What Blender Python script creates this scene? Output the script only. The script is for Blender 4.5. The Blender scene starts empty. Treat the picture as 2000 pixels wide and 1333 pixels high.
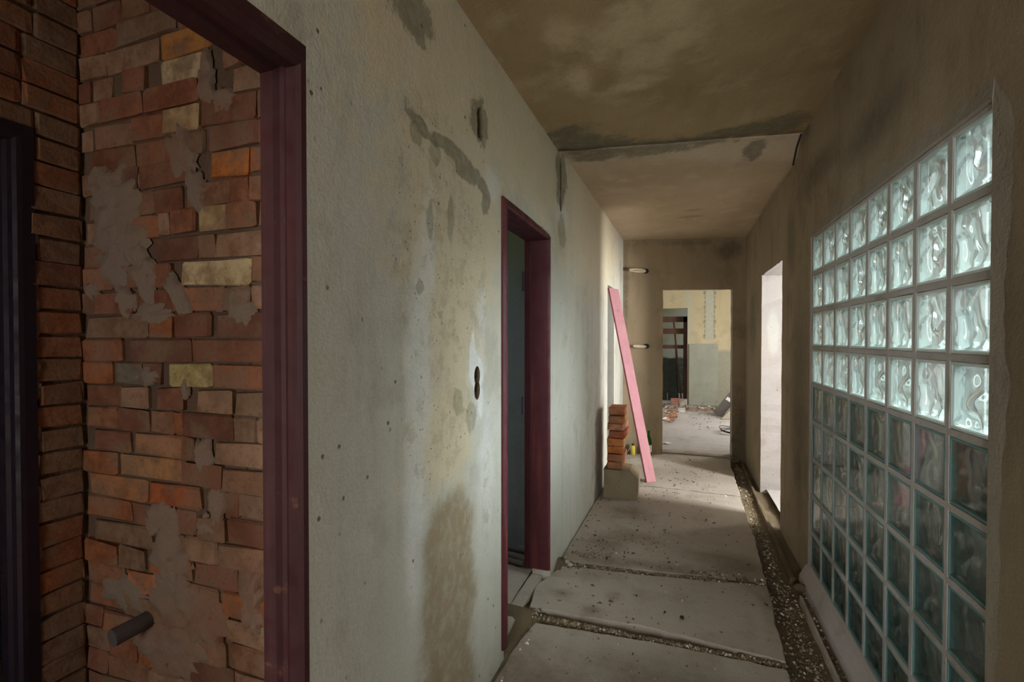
import bpy, bmesh, math, random
from mathutils import Vector, noise, Matrix
R = math.radians
scn = bpy.context.scene
COL = scn.collection

# ------------------------------------------------------------------ camera, light, exposure
cam_d = bpy.data.cameras.new('camera'); cam = bpy.data.objects.new('camera', cam_d); COL.objects.link(cam)
cam.location = (0, 0, 1.397); cam.rotation_euler = (R(90 - 0.8), 0, R(19.4))
cam_d.sensor_width = 36; cam_d.lens = 926 / 2000 * 36; cam_d.shift_y = 8.4 / 2000
cam_d.clip_start = .02; cam_d.clip_end = 200
scn.camera = cam
vs = scn.view_settings
vs.view_transform = 'Standard'; vs.look = 'None'; vs.gamma = 1; vs.use_curve_mapping = False
vs.exposure = 0.7
cy = scn.cycles
cy.use_adaptive_sampling = True; cy.adaptive_threshold = .03
cy.max_bounces = 11; cy.diffuse_bounces = 5; cy.transmission_bounces = 9; cy.transparent_max_bounces = 24; cy.glossy_bounces = 4
cy.use_denoising = True; cy.sample_clamp_indirect = 4; cy.blur_glossy = 1.0
cy.caustics_reflective = False

w = bpy.data.worlds.new('sky'); scn.world = w; w.use_nodes = True
wn = w.node_tree.nodes; wl = w.node_tree.links
bg = wn['Background']
tc = wn.new('ShaderNodeTexCoord'); sep = wn.new('ShaderNodeSeparateXYZ'); mr = wn.new('ShaderNodeMapRange')
cr = wn.new('ShaderNodeValToRGB')
wl.new(tc.outputs['Generated'], sep.inputs[0]); wl.new(sep.outputs['Z'], mr.inputs['Value'])
mr.inputs['From Min'].default_value = 0; mr.inputs['From Max'].default_value = .8
cr.color_ramp.elements[0].color = (.86, .93, 1.0, 1); cr.color_ramp.elements[1].color = (.62, .80, 1.0, 1)
wl.new(mr.outputs[0], cr.inputs[0]); wl.new(cr.outputs[0], bg.inputs['Color'])
bg.inputs['Strength'].default_value = SKY = 2.4

def lamp(name, kind, loc, energy, color, **k):
    d = bpy.data.lights.new(name, kind); d.energy = energy; d.color = color
    o = bpy.data.objects.new(name, d); COL.objects.link(o); o.location = loc
    for a, b in k.items():
        setattr(d, a, b)
    return o
def aim(o, d):
    o.rotation_euler = Vector(d).to_track_quat('-Z', 'Y').to_euler()
sun = lamp('hazy_sun', 'SUN', (6, -2, 4), 24, (.86, .93, 1.0), angle=R(34))
aim(sun, (-.90, .0, -.38))
def portal(name, loc, d, sx, sy):
    o = lamp(name, 'AREA', loc, 1, (1, 1, 1), shape='RECTANGLE', size=sx, size_y=sy)
    o.data.cycles.is_portal = True; aim(o, d); return o
portal('portal_glass_window', (.99, 2.41, 1.56), (-1, 0, 0), .95, 1.8)
portal('portal_far_room', (2.62, 8.4, 1.5), (-1, 0, 0), 1.3, 2.3)
def rect_lamp(name, loc, d, sx, sy, e, c=(.90, .95, 1.0)):
    o = lamp(name, 'AREA', loc, e, c, shape='RECTANGLE', size=sx, size_y=sy); aim(o, d); return o
rect_lamp('fill_behind_camera', (0.0, -2.75, 1.45), (0, 1, 0), 1.1, 1.5, 46, (.98, .97, .95))  # fill lamp added behind the camera; the hall window is invented
rect_lamp('daylight_far_room_window', (2.45, 8.4, 1.5), (-1, 0, -.12), 1.2, 2.2, 84, (1.0, .965, .95))
rect_lamp('fill_left_room', (-2.75, 2.4, 1.45), (1, 0, -.1), .7, .9, 7)  # added fill for the left room; its wall has no window
rect_lamp('fill_last_room', (1.9, 12.0, 1.5), (-1, .2, -.1), 1.0, 1.0, 18)  # added lamp for the last room, hung free without a window
rect_lamp('daylight_side_room_window', (2.62, 3.80, 1.45), (-1, .10, -.06), .38, 1.2, 118, (.93, .96, 1.0))
rect_lamp('daylight_side_room_window_far', (2.62, 5.5, 1.45), (-1, -.2, .1), .4, 1.2, 20, (.93, .96, 1.0))
rect_lamp('fill_closet', (-1.12, -1.42, 1.1), (.05, 1, -.02), .5, .8, 10.5, (1.0, .93, .86))  # added to brighten the closet bricks; no window stands here
rect_lamp('fill_left_niche', (-2.3, 5.2, 1.4), (1, 0, 0), .5, .8, 1.5)  # added fill for the niche, with no opening behind it

# ------------------------------------------------------------------ helpers
def s2l(c):
    return tuple((v / 255 / 12.92) if v / 255 <= .04045 else ((v / 255 + .055) / 1.055) ** 2.4 for v in c[:3]) + (1,)
def link(o, parent=None):
    COL.objects.link(o)
    if parent: o.parent = parent
    return o
def tag(o, label=None, cat=None, group=None, kind=None):
    if label: o['label'] = label
    if cat: o['category'] = cat
    if group: o['group'] = group
    if kind: o['kind'] = kind
    return o
def empty(name, loc=(0, 0, 0), rz=0):
    o = bpy.data.objects.new(name, None); link(o); o.location = loc; o.rotation_euler = (0, 0, rz)
    o.empty_display_size = .1
    return o
def meshobj(name, bm, mats, parent=None, smooth=False):
    me = bpy.data.meshes.new(name); bm.normal_update(); bm.to_mesh(me); bm.free()
    for m in (mats if isinstance(mats, (list, tuple)) else [mats]): me.materials.append(m)
    if smooth:
        for p in me.polygons: p.use_smooth = True
    return link(bpy.data.objects.new(name, me), parent)
def box(bm, a, b, mi=0):
    vs_ = [bm.verts.new((x, y, z)) for x in (a[0], b[0]) for y in (a[1], b[1]) for z in (a[2], b[2])]
    for f in ((0, 1, 3, 2), (4, 6, 7, 5), (0, 4, 5, 1), (2, 3, 7, 6), (0, 2, 6, 4), (1, 5, 7, 3)):
        fc = bm.faces.new([vs_[i] for i in f]); fc.material_index = mi
    return vs_
def prism(bm, pts, dvec, mi=0):
    """closed polygon of 3D points swept by a vector"""
    d = Vector(dvec)
    a = [bm.verts.new(p) for p in pts]; b = [bm.verts.new(Vector(p) + d) for p in pts]
    n = len(pts)
    fs = [bm.faces.new(a), bm.faces.new(b[::-1])]
    for i in range(n):
        fs.append(bm.faces.new((a[i], b[i], b[(i + 1) % n], a[(i + 1) % n])))
    for f in fs: f.material_index = mi
    return a, b
def tube(bm, pts, r, n=8, closed=False):
    rings = []
    P = [Vector(p) for p in pts]
    for i, p in enumerate(P):
        t = (P[min(i + 1, len(P) - 1)] - P[max(i - 1, 0)]).normalized()
        if closed: t = (P[(i + 1) % len(P)] - P[i - 1]).normalized()
        u = t.orthogonal().normalized() if abs(t.z) > .95 else t.cross(Vector((0, 0, 1))).normalized()
        v = t.cross(u).normalized()
        rr = r[i] if isinstance(r, (list, tuple)) else r
        rings.append([bm.verts.new(p + (u * math.cos(a) + v * math.sin(a)) * rr) for a in [2 * math.pi * k / n for k in range(n)]])
    m = len(rings)
    for i in range(m if closed else m - 1):
        A, B = rings[i], rings[(i + 1) % m]
        for k in range(n): bm.faces.new((A[k], A[(k + 1) % n], B[(k + 1) % n], B[k]))
    if not closed:
        bm.faces.new(rings[0][::-1]); bm.faces.new(rings[-1])
def lathe(bm, prof, n=20, mi=0, c=(0, 0)):
    rings = [[bm.verts.new((c[0] + r * math.cos(2 * math.pi * k / n), c[1] + r * math.sin(2 * math.pi * k / n), z)) for k in range(n)] for r, z in prof]
    for A, B in zip(rings, rings[1:]):
        for k in range(n):
            f = bm.faces.new((A[k], A[(k + 1) % n], B[(k + 1) % n], B[k])); f.material_index = mi; f.smooth = True
    bm.faces.new(rings[0][::-1]).material_index = mi; bm.faces.new(rings[-1]).material_index = mi
def nz(x, y, z, s=1.0, seed=0):
    return noise.noise(Vector((x * s + seed * 7.3, y * s - seed * 3.1, z * s + seed * 1.7)))

# ------------------------------------------------------------------ materials
def newmat(name):
    m = bpy.data.materials.new(name); m.use_nodes = True
    nt = m.node_tree; return m, nt, nt.nodes, nt.links, nt.nodes['Principled BSDF']
class NB:
    """little node builder"""
    def __init__(s, nt): s.nt = nt; s.n = nt.nodes; s.l = nt.links
    def put(s, sock, v):
        if hasattr(v, 'is_output'): s.l.new(v, sock)
        elif v is not None: sock.default_value = v
    def math(s, op, a, b=None, c=None, clamp=False):
        m = s.n.new('ShaderNodeMath'); m.operation = op; m.use_clamp = clamp
        s.put(m.inputs[0], a); s.put(m.inputs[1], b); s.put(m.inputs[2], c); return m.outputs[0]
    def vmath(s, op, a, b=None, scale=None):
        m = s.n.new('ShaderNodeVectorMath'); m.operation = op; s.put(m.inputs[0], a); s.put(m.inputs[1], b)
        if scale is not None: s.put(m.inputs['Scale'], scale)
        return m.outputs['Value'] if op == 'LENGTH' else m.outputs[0]
    def noise(s, v, scale, detail=4, rough=.55, out='Fac', dist=0):
        t = s.n.new('ShaderNodeTexNoise'); s.put(t.inputs['Vector'], v)
        t.inputs['Scale'].default_value = scale; t.inputs['Detail'].default_value = detail
        t.inputs['Roughness'].default_value = rough; t.inputs['Distortion'].default_value = dist
        return t.outputs[out]
    def ramp(s, v, a, b, lo=0., hi=1., smooth=True):
        m = s.n.new('ShaderNodeMapRange'); m.interpolation_type = 'SMOOTHSTEP' if smooth else 'LINEAR'
        s.put(m.inputs['Value'], v); m.inputs['From Min'].default_value = a; m.inputs['From Max'].default_value = b
        m.inputs['To Min'].default_value = lo; m.inputs['To Max'].default_value = hi; return m.outputs[0]
    def mix(s, f, a, b, mode='MIX'):
        m = s.n.new('ShaderNodeMix'); m.data_type = 'RGBA'; m.blend_type = mode
        s.put(m.inputs[0], f); s.put(m.inputs[6], a); s.put(m.inputs[7], b); return m.outputs[2]
    def coords(s, kind='Object'):
        return s.n.new('ShaderNodeTexCoord').outputs[kind]
    def swz(s, v, axes):
        sp = s.n.new('ShaderNodeSeparateXYZ'); s.l.new(v, sp.inputs[0])
        cb = s.n.new('ShaderNodeCombineXYZ')
        s.l.new(sp.outputs['XYZ'.index(axes[0])], cb.inputs[0]); s.l.new(sp.outputs['XYZ'.index(axes[1])], cb.inputs[1])
        return cb.outputs[0]
    def blob(s, v, c, r, rot=0):
        m = s.n.new('ShaderNodeMapping'); m.vector_type = 'TEXTURE'
        m.inputs['Location'].default_value = (c[0], c[1], 0); m.inputs['Rotation'].default_value = (0, 0, rot)
        m.inputs['Scale'].default_value = (r[0], r[1], 1); s.l.new(v, m.inputs[0])
        return s.vmath('LENGTH', m.outputs[0])
    def bump(s, h, strength=.5, dist=.01, normal=None):
        b = s.n.new('ShaderNodeBump'); b.inputs['Strength'].default_value = strength; b.inputs['Distance'].default_value = dist
        s.put(b.inputs['Height'], h)
        if normal is not None: s.l.new(normal, b.inputs['Normal'])
        return b.outputs[0]

def plaster(name, axes, c1, c2, c3, stains=(), speck=.5, bump=.35, streak=.35, rough=.9, patch=.25, bdist=.004, pits=None):
    """c1/c2 broad mix, c3 finer patches; stains: (colour, blobs, edge softness, distortion, strength)"""
    m, nt, n, l, bs = newmat(name); b = NB(nt)
    co = b.coords(); p2 = b.swz(co, axes)
    big = b.noise(co, .9, 5, .6); mid = b.noise(co, 3.5, 6, .62); fine = b.noise(co, 22, 6, .65); grit = b.noise(co, 130, 3, .6)
    col = b.mix(b.ramp(big, .38, .64), s2l(c1), s2l(c2))
    col = b.mix(b.math('MULTIPLY', b.ramp(mid, .5, .68), .75), col, s2l(c3))
    mp = n.new('ShaderNodeMapping'); l.new(p2, mp.inputs[0]); mp.inputs['Scale'].default_value = (9, 1.1, 1)
    st = b.noise(mp.outputs[0], 1, 5, .6)
    col = b.mix(b.math('MULTIPLY', b.ramp(st, .5, .72), streak), col, b.mix(1, col, (.62, .60, .55, 1), 'MULTIPLY'))
    wob = b.vmath('SUBTRACT', b.noise(co, 7, 6, .7, 'Color'), (.5, .5, .5))
    hb = b.math('ADD', b.math('MULTIPLY', mid, .8), b.math('ADD', b.math('MULTIPLY', fine, .5), b.math('MULTIPLY', grit, .22)))
    for (sc, blobs, soft, dist, strength) in stains:
        pv = b.vmath('ADD', p2, b.vmath('SCALE', wob, None, dist))
        mask = None
        if isinstance(blobs, str):
            at = n.new('ShaderNodeAttribute'); at.attribute_name = blobs
            w2 = b.noise(co, 9, 7, .7)
            d = b.math('ADD', b.math('SUBTRACT', 2.0, at.outputs['Fac']), b.math('MULTIPLY', b.math('SUBTRACT', w2, .5), dist))
            mask = b.ramp(d, 1 - soft, 1 + soft, 1, 0); blobs = ()
        for (x, y, ra, rb, rot) in blobs:
            d = b.blob(pv, (x, y), (max(ra, .008), max(rb, .008)), rot)
            q = b.ramp(d, 1 - soft, 1 + soft, 1, 0)
            mask = q if mask is None else b.math('MAXIMUM', mask, q)
        mk = b.math('MULTIPLY', mask, b.math('MULTIPLY', b.ramp(fine, .25, .6, .65, 1), strength))
        col = b.mix(mk, col, s2l(sc))
        hb = b.math('SUBTRACT', hb, b.math('MULTIPLY', mask, .25 * strength if soft < .4 else 0))
    vo = n.new('ShaderNodeTexVoronoi'); vo.inputs['Scale'].default_value = 20; l.new(co, vo.inputs['Vector'])
    dots = b.math('MULTIPLY', b.ramp(vo.outputs['Distance'], .06, .15, 1, 0), b.ramp(b.noise(co, 4, 5), .50, .60))
    if pits:
        at = n.new('ShaderNodeAttribute'); at.attribute_name = pits
        pm = b.math('ADD', at.outputs['Fac'], b.math('MULTIPLY', b.math('SUBTRACT', b.noise(co, 6, 6, .7), .5), 2.2))
        pm = b.ramp(pm, .9, 1.3)
        v2 = n.new('ShaderNodeTexVoronoi'); v2.inputs['Scale'].default_value = 55; l.new(co, v2.inputs['Vector'])
        d2 = b.math('MULTIPLY', b.math('MULTIPLY', b.ramp(v2.outputs['Distance'], .08, .2, 1, 0), b.ramp(b.noise(co, 16, 4), .47, .58)), pm)
        rough_z = b.math('MULTIPLY', b.ramp(b.noise(co, 13, 7, .7), .48, .6), pm)
        col = b.mix(b.math('MULTIPLY', rough_z, .35), col, s2l((150, 132, 100)))
        dots = b.math('MAXIMUM', dots, d2); hb = b.math('SUBTRACT', hb, b.math('MULTIPLY', rough_z, .35))
    col = b.mix(b.math('MULTIPLY', dots, speck), col, s2l((70, 62, 50)))
    hb = b.math('SUBTRACT', hb, b.math('MULTIPLY', dots, .8 * speck))
    col = b.mix(b.ramp(grit, .3, .7, .0, .22), col, b.mix(1, col, (.55, .53, .5, 1), 'MULTIPLY'))
    l.new(col, bs.inputs['Base Color']); bs.inputs['Roughness'].default_value = rough
    bs.inputs['Specular IOR Level'].default_value = .25
    l.new(b.bump(hb, bump, bdist * 3), bs.inputs['Normal'])
    return m

L_dark = [[1.215, 2.368, 0.136, 0.081, 0], [1.187, 2.074, 0.034, 0.021, 0], [1.217, 2.065, 0.035, 0.021, 0], [1.248, 2.055, 0.036, 0.022, 0], [1.28, 2.045, 0.038, 0.022, 0], [1.314, 2.035, 0.04, 0.022, 0], [1.366, 2.039, 0.042, 0.024, 0], [1.423, 2.045, 0.046, 0.024, 0], [1.483, 2.05, 0.049, 0.025, 0], [1.527, 2.042, 0.051, 0.026, 0], [1.572, 2.034, 0.054, 0.026, 0], [1.62, 2.026, 0.057, 0.027, 0], [1.671, 2.017, 0.06, 0.028, 0], [1.723, 1.993, 0.063, 0.028, 0], [1.768, 1.966, 0.035, 0.016, 0], [1.764, 1.947, 0.035, 0.016, 0], [1.76, 1.928, 0.035, 0.016, 0], [1.756, 1.909, 0.035, 0.016, 0], [1.562, 2.0, 0.057, 0.028, 0], [1.637, 1.992, 0.062, 0.029, 0], [2.936, 2.42, 0.126, 0.193, 0], [2.54, 1.992, 0.175, 0.02, 0], [1.709, 2.237, 0.077, 0.083, 0]]
L_mid = [[1.254, 2.011, 0.034, 0.038, 0], [1.361, 1.991, 0.046, 0.04, 0], [1.464, 1.803, 0.022, 0.087, 0], [1.519, 1.174, 0.035, 0.047, 0], [1.628, 1.102, 0.049, 0.058, 0], [2.963, 2.082, 0.103, 0.104, 0], [1.328, 1.771, 0.022, 0.072, 0], [1.266, 1.555, 0.026, 0.028, 0], [2.922, 2.783, 0.075, 0.096, 0], [1.392, 1.468, 0.02, 0.024, 0]]
L_fresh = [[1.678, 1.253, 0.061, 0.071, 0], [1.651, 1.294, 0.036, 0.048, 0], [1.633, 1.324, 0.027, 0.116, 0], [1.706, 1.14, 0.024, 0.06, 0]]
L_pits = [[1.361, 1.942, 0.233, 0.246, 0], [1.501, 1.722, 0.235, 0.268, 0], [1.462, 1.436, 0.187, 0.228, 0], [1.39, 1.063, 0.19, 0.203, 0], [1.267, 1.617, 0.176, 0.186, 0], [1.717, 1.602, 0.069, 0.221, 0], [1.765, 0.801, 0.051, 0.208, 0]]
L_brown = [[1.46, 0.713, 0.188, 0.159, 0], [1.459, 0.448, 0.196, 0.302, 0], [1.457, 0.092, 0.196, 0.303, 0], [1.46, 0.749, 0.052, 0.071, 0]]
L_cream = [[1.543, 2.311, 0.677, 0.363, 0], [1.541, 1.839, 0.4, 0.473, 0], [1.5, 1.436, 0.236, 0.269, 0], [1.425, 1.073, 0.216, 0.207, 0], [2.358, 2.354, 1.331, 0.316, 0], [3.801, 2.39, 1.618, 0.612, 0]]
L_white = [[1.674, 1.279, 0.079, 0.067, 0], [1.706, 1.14, 0.062, 0.081, 0], [1.831, 2.036, 0.076, 0.063, 0], [1.265, 1.338, 0.064, 0.311, 0], [1.321, 1.689, 0.037, 0.192, 0], [2.963, 2.185, 0.166, 0.085, 0], [1.717, 1.481, 0.039, 0.121, 0], [1.766, 0.905, 0.072, 0.249, 0], [1.24, 0.877, 0.056, 0.309, 0]]
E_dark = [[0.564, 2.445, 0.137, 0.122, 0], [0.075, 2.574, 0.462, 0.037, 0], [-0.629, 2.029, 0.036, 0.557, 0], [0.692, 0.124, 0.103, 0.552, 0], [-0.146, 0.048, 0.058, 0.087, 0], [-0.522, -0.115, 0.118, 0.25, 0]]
E_light = [[-0.316, 1.533, 0.058, 0.742, 0], [-0.37, 0.231, 0.177, 0.062, 0], [-0.313, 0.79, 0.082, 0.496, 0]]
R_dark = [[5.674, 1.518, 0.226, 0.331, 0], [3.841, 2.095, 0.132, 0.219, 0], [3.134, 2.363, 0.431, 0.088, 0], [2.367, 2.274, 0.348, 0.085, 0], [3.571, 0.931, 0.198, 0.673, 0], [1.489, 1.35, 0.023, 0.375, 0]]
C_dark = [[-0.576, 2.825, 0.138, 0.18, 0], [-0.427, 3.0, 0.138, 0.15, 0], [-0.23, 3.131, 0.184, 0.105, 0], [-0.024, 3.188, 0.161, 0.075, 0], [0.207, 3.224, 0.207, 0.09, 0], [0.402, 3.241, 0.184, 0.105, 0], [0.593, 3.272, 0.138, 0.12, 0], [-0.622, 2.646, 0.138, 0.045, 0], [0.465, 3.498, 0.069, 0.09, 0], [-0.542, 3.126, 0.138, 0.09, 0]]
C_light = [[-0.209, 1.939, 0.16, 0.1, 0], [-0.146, 2.182, 0.12, 0.12, 0], [-0.053, 1.9, 0.1, 0.12, 0], [-0.326, 2.04, 0.05, 0.08, 0], [-0.206, 2.362, 0.14, 0.05, 0], [0.002, 2.118, 0.1, 0.06, 0], [-0.439, 1.858, 0.07, 0.1, 0], [-0.448, 2.206, 0.05, 0.14, 0], [-0.196, 1.82, 0.1, 0.04, 0]]
F_dark = [[-0.07, 3.016, 0.35, 0.05, 0], [-0.536, 2.995, 0.25, 0.07, 0], [0.371, 3.172, 0.18, 0.12, 0], [0.234, 3.267, 0.2, 0.05, 0], [-0.647, 1.836, 0.12, 0.25, 0], [-0.479, 1.864, 0.2, 0.15, 0], [-0.368, 3.908, 0.1, 0.12, 0], [-0.477, 3.258, 0.12, 0.14, 0], [0.449, 2.948, 0.04, 0.3, 0], [-0.286, 3.414, 0.12, 0.08, 0], [-0.324, 2.592, 0.04, 0.04, 0], [-0.421, 2.429, 0.06, 0.03, 0], [-0.592, 2.525, 0.04, 0.04, 0], [-0.085, 2.003, 0.4, 0.12, 0], [0.203, 6.093, 0.42, 0.1, 0], [-0.089, 6.126, 0.2, 0.08, 0]]
ROWS = [[-1.774, -1.538, -1.522, -1.32], [-1.849, -1.761, -1.693, -1.596, -1.522, -1.347, -1.258, -1.194], [-1.807, -1.61, -1.594, -1.367, -1.216, -1.089], [-1.849, -1.671, -1.666, -1.522, -1.517, -1.367, -1.352, -1.144], [-1.86, -1.654, -1.644, -1.501, -1.421, -1.347, -1.32, -1.134], [-1.817, -1.639, -1.632, -1.401, -1.31, -1.169, -1.159, -1.089], [-1.87, -1.691, -1.678, -1.57, -1.559, -1.441, -1.421, -1.236, -1.232, -1.169, -1.165, -1.089], [-1.881, -1.741, -1.715, -1.552, -1.542, -1.501, -1.485, -1.386, -1.362, -1.25, -1.248, -1.14], [-1.892, -1.771, -1.761, -1.676, -1.552, -1.371, -1.367, -1.305, -1.297, -1.089], [-1.916, -1.771, -1.761, -1.639, -1.632, -1.559, -1.552, -1.49, -1.441, -1.165, -1.151, -1.089], [-1.921, -1.849, -1.844, -1.666, -1.651, -1.492, -1.485, -1.305, -1.301, -1.272, -1.264, -1.165, -1.161, -1.089], [-1.892, -1.599, -1.58, -1.485, -1.472, -1.324, -1.295, -1.089], [-1.916, -1.72, -1.688, -1.41, -1.401, -1.089], [-1.921, -1.774, -1.746, -1.622, -1.618, -1.542, -1.497, -1.32, -1.308, -1.089], [-1.902, -1.733, -1.723, -1.599, -1.547, -1.441, -1.371, -1.236, -1.218, -1.089], [-1.892, -1.751, -1.738, -1.594, -1.584, -1.485, -1.481, -1.447, -1.445, -1.24, -1.236, -1.151], [-1.86, -1.688, -1.659, -1.449, -1.445, -1.397, -1.305, -1.089], [-1.924, -1.751, -1.738, -1.465, -1.441, -1.283, -1.277, -1.089], [-1.886, -1.613, -1.589, -1.371, -1.264, -1.216, -1.212, -1.089], [-1.9, -1.683, -1.676, -1.403, -1.379, -1.272, -1.264, -1.089], [-1.86, -1.589, -1.57, -1.445, -1.438, -1.305, -1.295, -1.089], [-1.908, -1.753, -1.741, -1.625, -1.594, -1.412, -1.399, -1.232, -1.224, -1.089], [-1.908, -1.728, -1.703, -1.501, -1.478, -1.305, -1.285, -1.089], [-1.897, -1.746, -1.715, -1.434, -1.414, -1.285, -1.272, -1.089]]

def fields(o, ax, names):
    """store, per vertex, how close it lies to the blobs of each stain"""
    me = o.data
    for nm in names:
        bl = globals()[nm]; at = me.attributes.new(nm, 'FLOAT', 'POINT'); vals = []
        for v in me.vertices:
            p, q = v.co[ax[0]], v.co[ax[1]]; m_ = 0.
            for (x, y, ra, rb, rot) in bl:
                d = 2 - math.hypot((p - x) / max(ra, .008), (q - y) / max(rb, .008))
                if d > m_: m_ = d
            vals.append(m_)
        at.data.foreach_set('value', vals)


M = {}
M['left'] = plaster('left_plaster', 'YZ', (184, 180, 164), (196, 192, 178), (170, 164, 146), [
    ((208, 190, 154), 'L_cream', .4, 2.2, .75),
    ((216, 214, 206), 'L_white', .5, 1.5, .65),
    ((128, 104, 66), 'L_brown', .3, .8, .8),
    ((228, 228, 222), 'L_fresh', .12, 1.0, .85),
    ((140, 134, 108), 'L_mid', .15, 2.0, .65),
    ((112, 106, 86), 'L_dark', .15, 2.4, .75)], speck=.85, streak=.35, bump=.38, pits='L_pits')
M['border'] = plaster('window_border_mortar', 'YZ', (150, 142, 126), (138, 130, 114), (120, 112, 96), speck=.4, streak=.2, bump=.6)
M['right'] = plaster('right_plaster', 'YZ', (154, 138, 114), (138, 124, 102), (124, 110, 88), [
    ((84, 78, 64), 'R_dark', .7, .8, .6)], speck=.3, streak=.5)
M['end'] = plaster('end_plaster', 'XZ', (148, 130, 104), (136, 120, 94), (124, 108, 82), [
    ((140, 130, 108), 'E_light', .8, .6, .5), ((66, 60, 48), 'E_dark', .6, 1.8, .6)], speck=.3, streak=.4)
M['ceil'] = plaster('ceiling_plaster', 'XY', (160, 136, 100), (140, 118, 84), (172, 152, 118), [
    ((192, 170, 134), 'C_light', .5, 1.6, .7), ((92, 92, 76), 'C_dark', .3, 2.0, .75)], speck=.15, streak=.35)
M['ceil_far'] = plaster('far_ceiling_plaster', 'XY', (190, 170, 142), (178, 158, 130), (198, 180, 152), [
    ((128, 114, 94), [(.1, 5.0, .12, .05, 0), (.12, 4.75, .09, .03, 0)], .5, .05, .5), ((104, 98, 80), 'C_dark', .25, 2.0, .75)], speck=.15, streak=.1)
M['concrete'] = plaster('dusty_concrete', 'XY', (168, 157, 142), (156, 146, 133), (144, 132, 114), [
    ((92, 76, 50), 'F_dark', .9, 1.4, .6)], speck=.55, streak=.12, bump=.5)
M['screed'] = plaster('pale_screed', 'XY', (174, 167, 160), (164, 157, 151), (148, 139, 128), speck=.3, streak=.2, bump=.5)
M['dirt'] = plaster('dusty_dirt', 'XY', (104, 90, 66), (88, 76, 56), (122, 110, 88), speck=.8, streak=0, bump=1.0, bdist=.006)
M['room'] = plaster('side_room_plaster', 'XZ', (120, 132, 134), (128, 136, 136), (110, 120, 122), [
    ((112, 118, 74), [(-1.0, 2.2, .8, .45, 0)], .7, .1, .8)], speck=.2, streak=.2)
M['farwall'] = plaster('far_room_two_tone_plaster', 'XZ', (186, 172, 138), (178, 164, 130), (170, 156, 124), [
    ((144, 142, 126), [(.9 + .9 * i, .3, .62, .86, 0) for i in range(3)], .06, .02, .9),
    ((110, 108, 90), [(.6, 1.45 + .1 * i, .105 + .02 * (i % 3 == 0), .08, 0) for i in range(11)], .12, .05, .7),
    ((172, 170, 152), [(.6, 1.42 + .1 * i, .085, .09, 0) for i in range(11)], .12, .03, .95),
    ((168, 168, 150), [(.19, 1.0 + .25 * i, .07, .2, 0) for i in range(6)], .5, .03, .6)], speck=.15, streak=.2)
M['lastwall'] = plaster('last_room_plaster', 'XZ', (170, 164, 130), (176, 176, 160), (160, 156, 130), [
    ((62, 70, 60), [(-2 + .4 * i, .0, .6, .92, 0) for i in range(10)], .04, .02, 1)], speck=0, streak=.1)
M['reveal'] = plaster('pale_reveal_plaster', 'XZ', (158, 149, 140), (154, 148, 142), (140, 130, 118), [
    ((168, 168, 158), [(.85, 1.45, .05, .2, 0)], .3, .05, .7)], speck=.6, streak=.25)
M['outside'] = plaster('outside_render', 'YZ', (214, 214, 208), (202, 204, 198), (190, 194, 184), speck=.0)
M['surround'] = plaster('window_mortar', 'YZ', (178, 174, 168), (166, 160, 154), (146, 138, 126), speck=.4, streak=.2, bump=.6)
M['mortar'] = plaster('grey_mortar', 'XZ', (112, 92, 76), (96, 78, 66), (124, 104, 86), speck=.6, streak=0, bump=.9, bdist=.006)
M['smear'] = plaster('mortar_smear', 'XZ', (146, 124, 108), (136, 122, 110), (146, 108, 88), speck=.5, streak=.1, bump=.7, bdist=.006)

def brickmat():
    m, nt, n, l, bs = newmat('fired_brick'); b = NB(nt)
    oi = n.new('ShaderNodeObjectInfo'); co = b.vmath('ADD', b.coords(), b.vmath('SCALE', oi.outputs['Location'], None, 3.7))
    geo = n.new('ShaderNodeNewGeometry'); P = geo.outputs['Position']
    f1 = b.noise(P, 18, 5, .6); f2 = b.noise(P, 70, 4, .6); f3 = b.noise(P, 9, 4, .6)
    col = b.mix(b.ramp(f1, .35, .7), oi.outputs['Color'], b.mix(1, oi.outputs['Color'], (.62, .52, .46, 1), 'MULTIPLY'))
    col = b.mix(b.math('MULTIPLY', b.ramp(f3, .46, .64), .55), col, s2l((142, 118, 98)))
    col = b.mix(b.math('MULTIPLY', b.ramp(f2, .5, .75), .4), col, s2l((86, 56, 42)))
    l.new(col, bs.inputs['Base Color']); bs.inputs['Roughness'].default_value = .92; bs.inputs['Specular IOR Level'].default_value = .2
    l.new(b.bump(b.math('ADD', f1, b.math('MULTIPLY', f2, .5)), .8, .006), bs.inputs['Normal'])
    return m
M['brick'] = brickmat()

def paintmat(name, c1, c2, worn, rough=.45, wear=.62, scale=14, metallic=0, spec=.4):
    m, nt, n, l, bs = newmat(name); b = NB(nt)
    co = b.coords(); f = b.noise(co, scale, 6, .65); g = b.noise(co, 3, 4, .6)
    mp = n.new('ShaderNodeMapping'); l.new(co, mp.inputs[0]); mp.inputs['Scale'].default_value = (30, 30, 2)
    st = b.noise(mp.outputs[0], 1, 4, .6)
    col = b.mix(b.ramp(g, .35, .65), s2l(c1), s2l(c2))
    col = b.mix(b.math('MULTIPLY', b.ramp(f, wear, wear + .08), .9), col, s2l(worn))
    col = b.mix(b.ramp(st, .5, .8, 0, .3), col, s2l(worn))
    l.new(col, bs.inputs['Base Color']); bs.inputs['Specular IOR Level'].default_value = spec
    l.new(b.ramp(f, .3, .7, rough, rough + .3), bs.inputs['Roughness']); bs.inputs['Metallic'].default_value = metallic
    l.new(b.bump(f, .25, .003), bs.inputs['Normal'])
    return m
M['maroon'] = paintmat('maroon_frame_paint', (58, 22, 25), (50, 22, 24), (90, 56, 40), wear=.62)
M['maroon2'] = paintmat('maroon_frame_paint_bright', (76, 21, 30), (68, 23, 28), (150, 80, 50), wear=.72)
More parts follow.
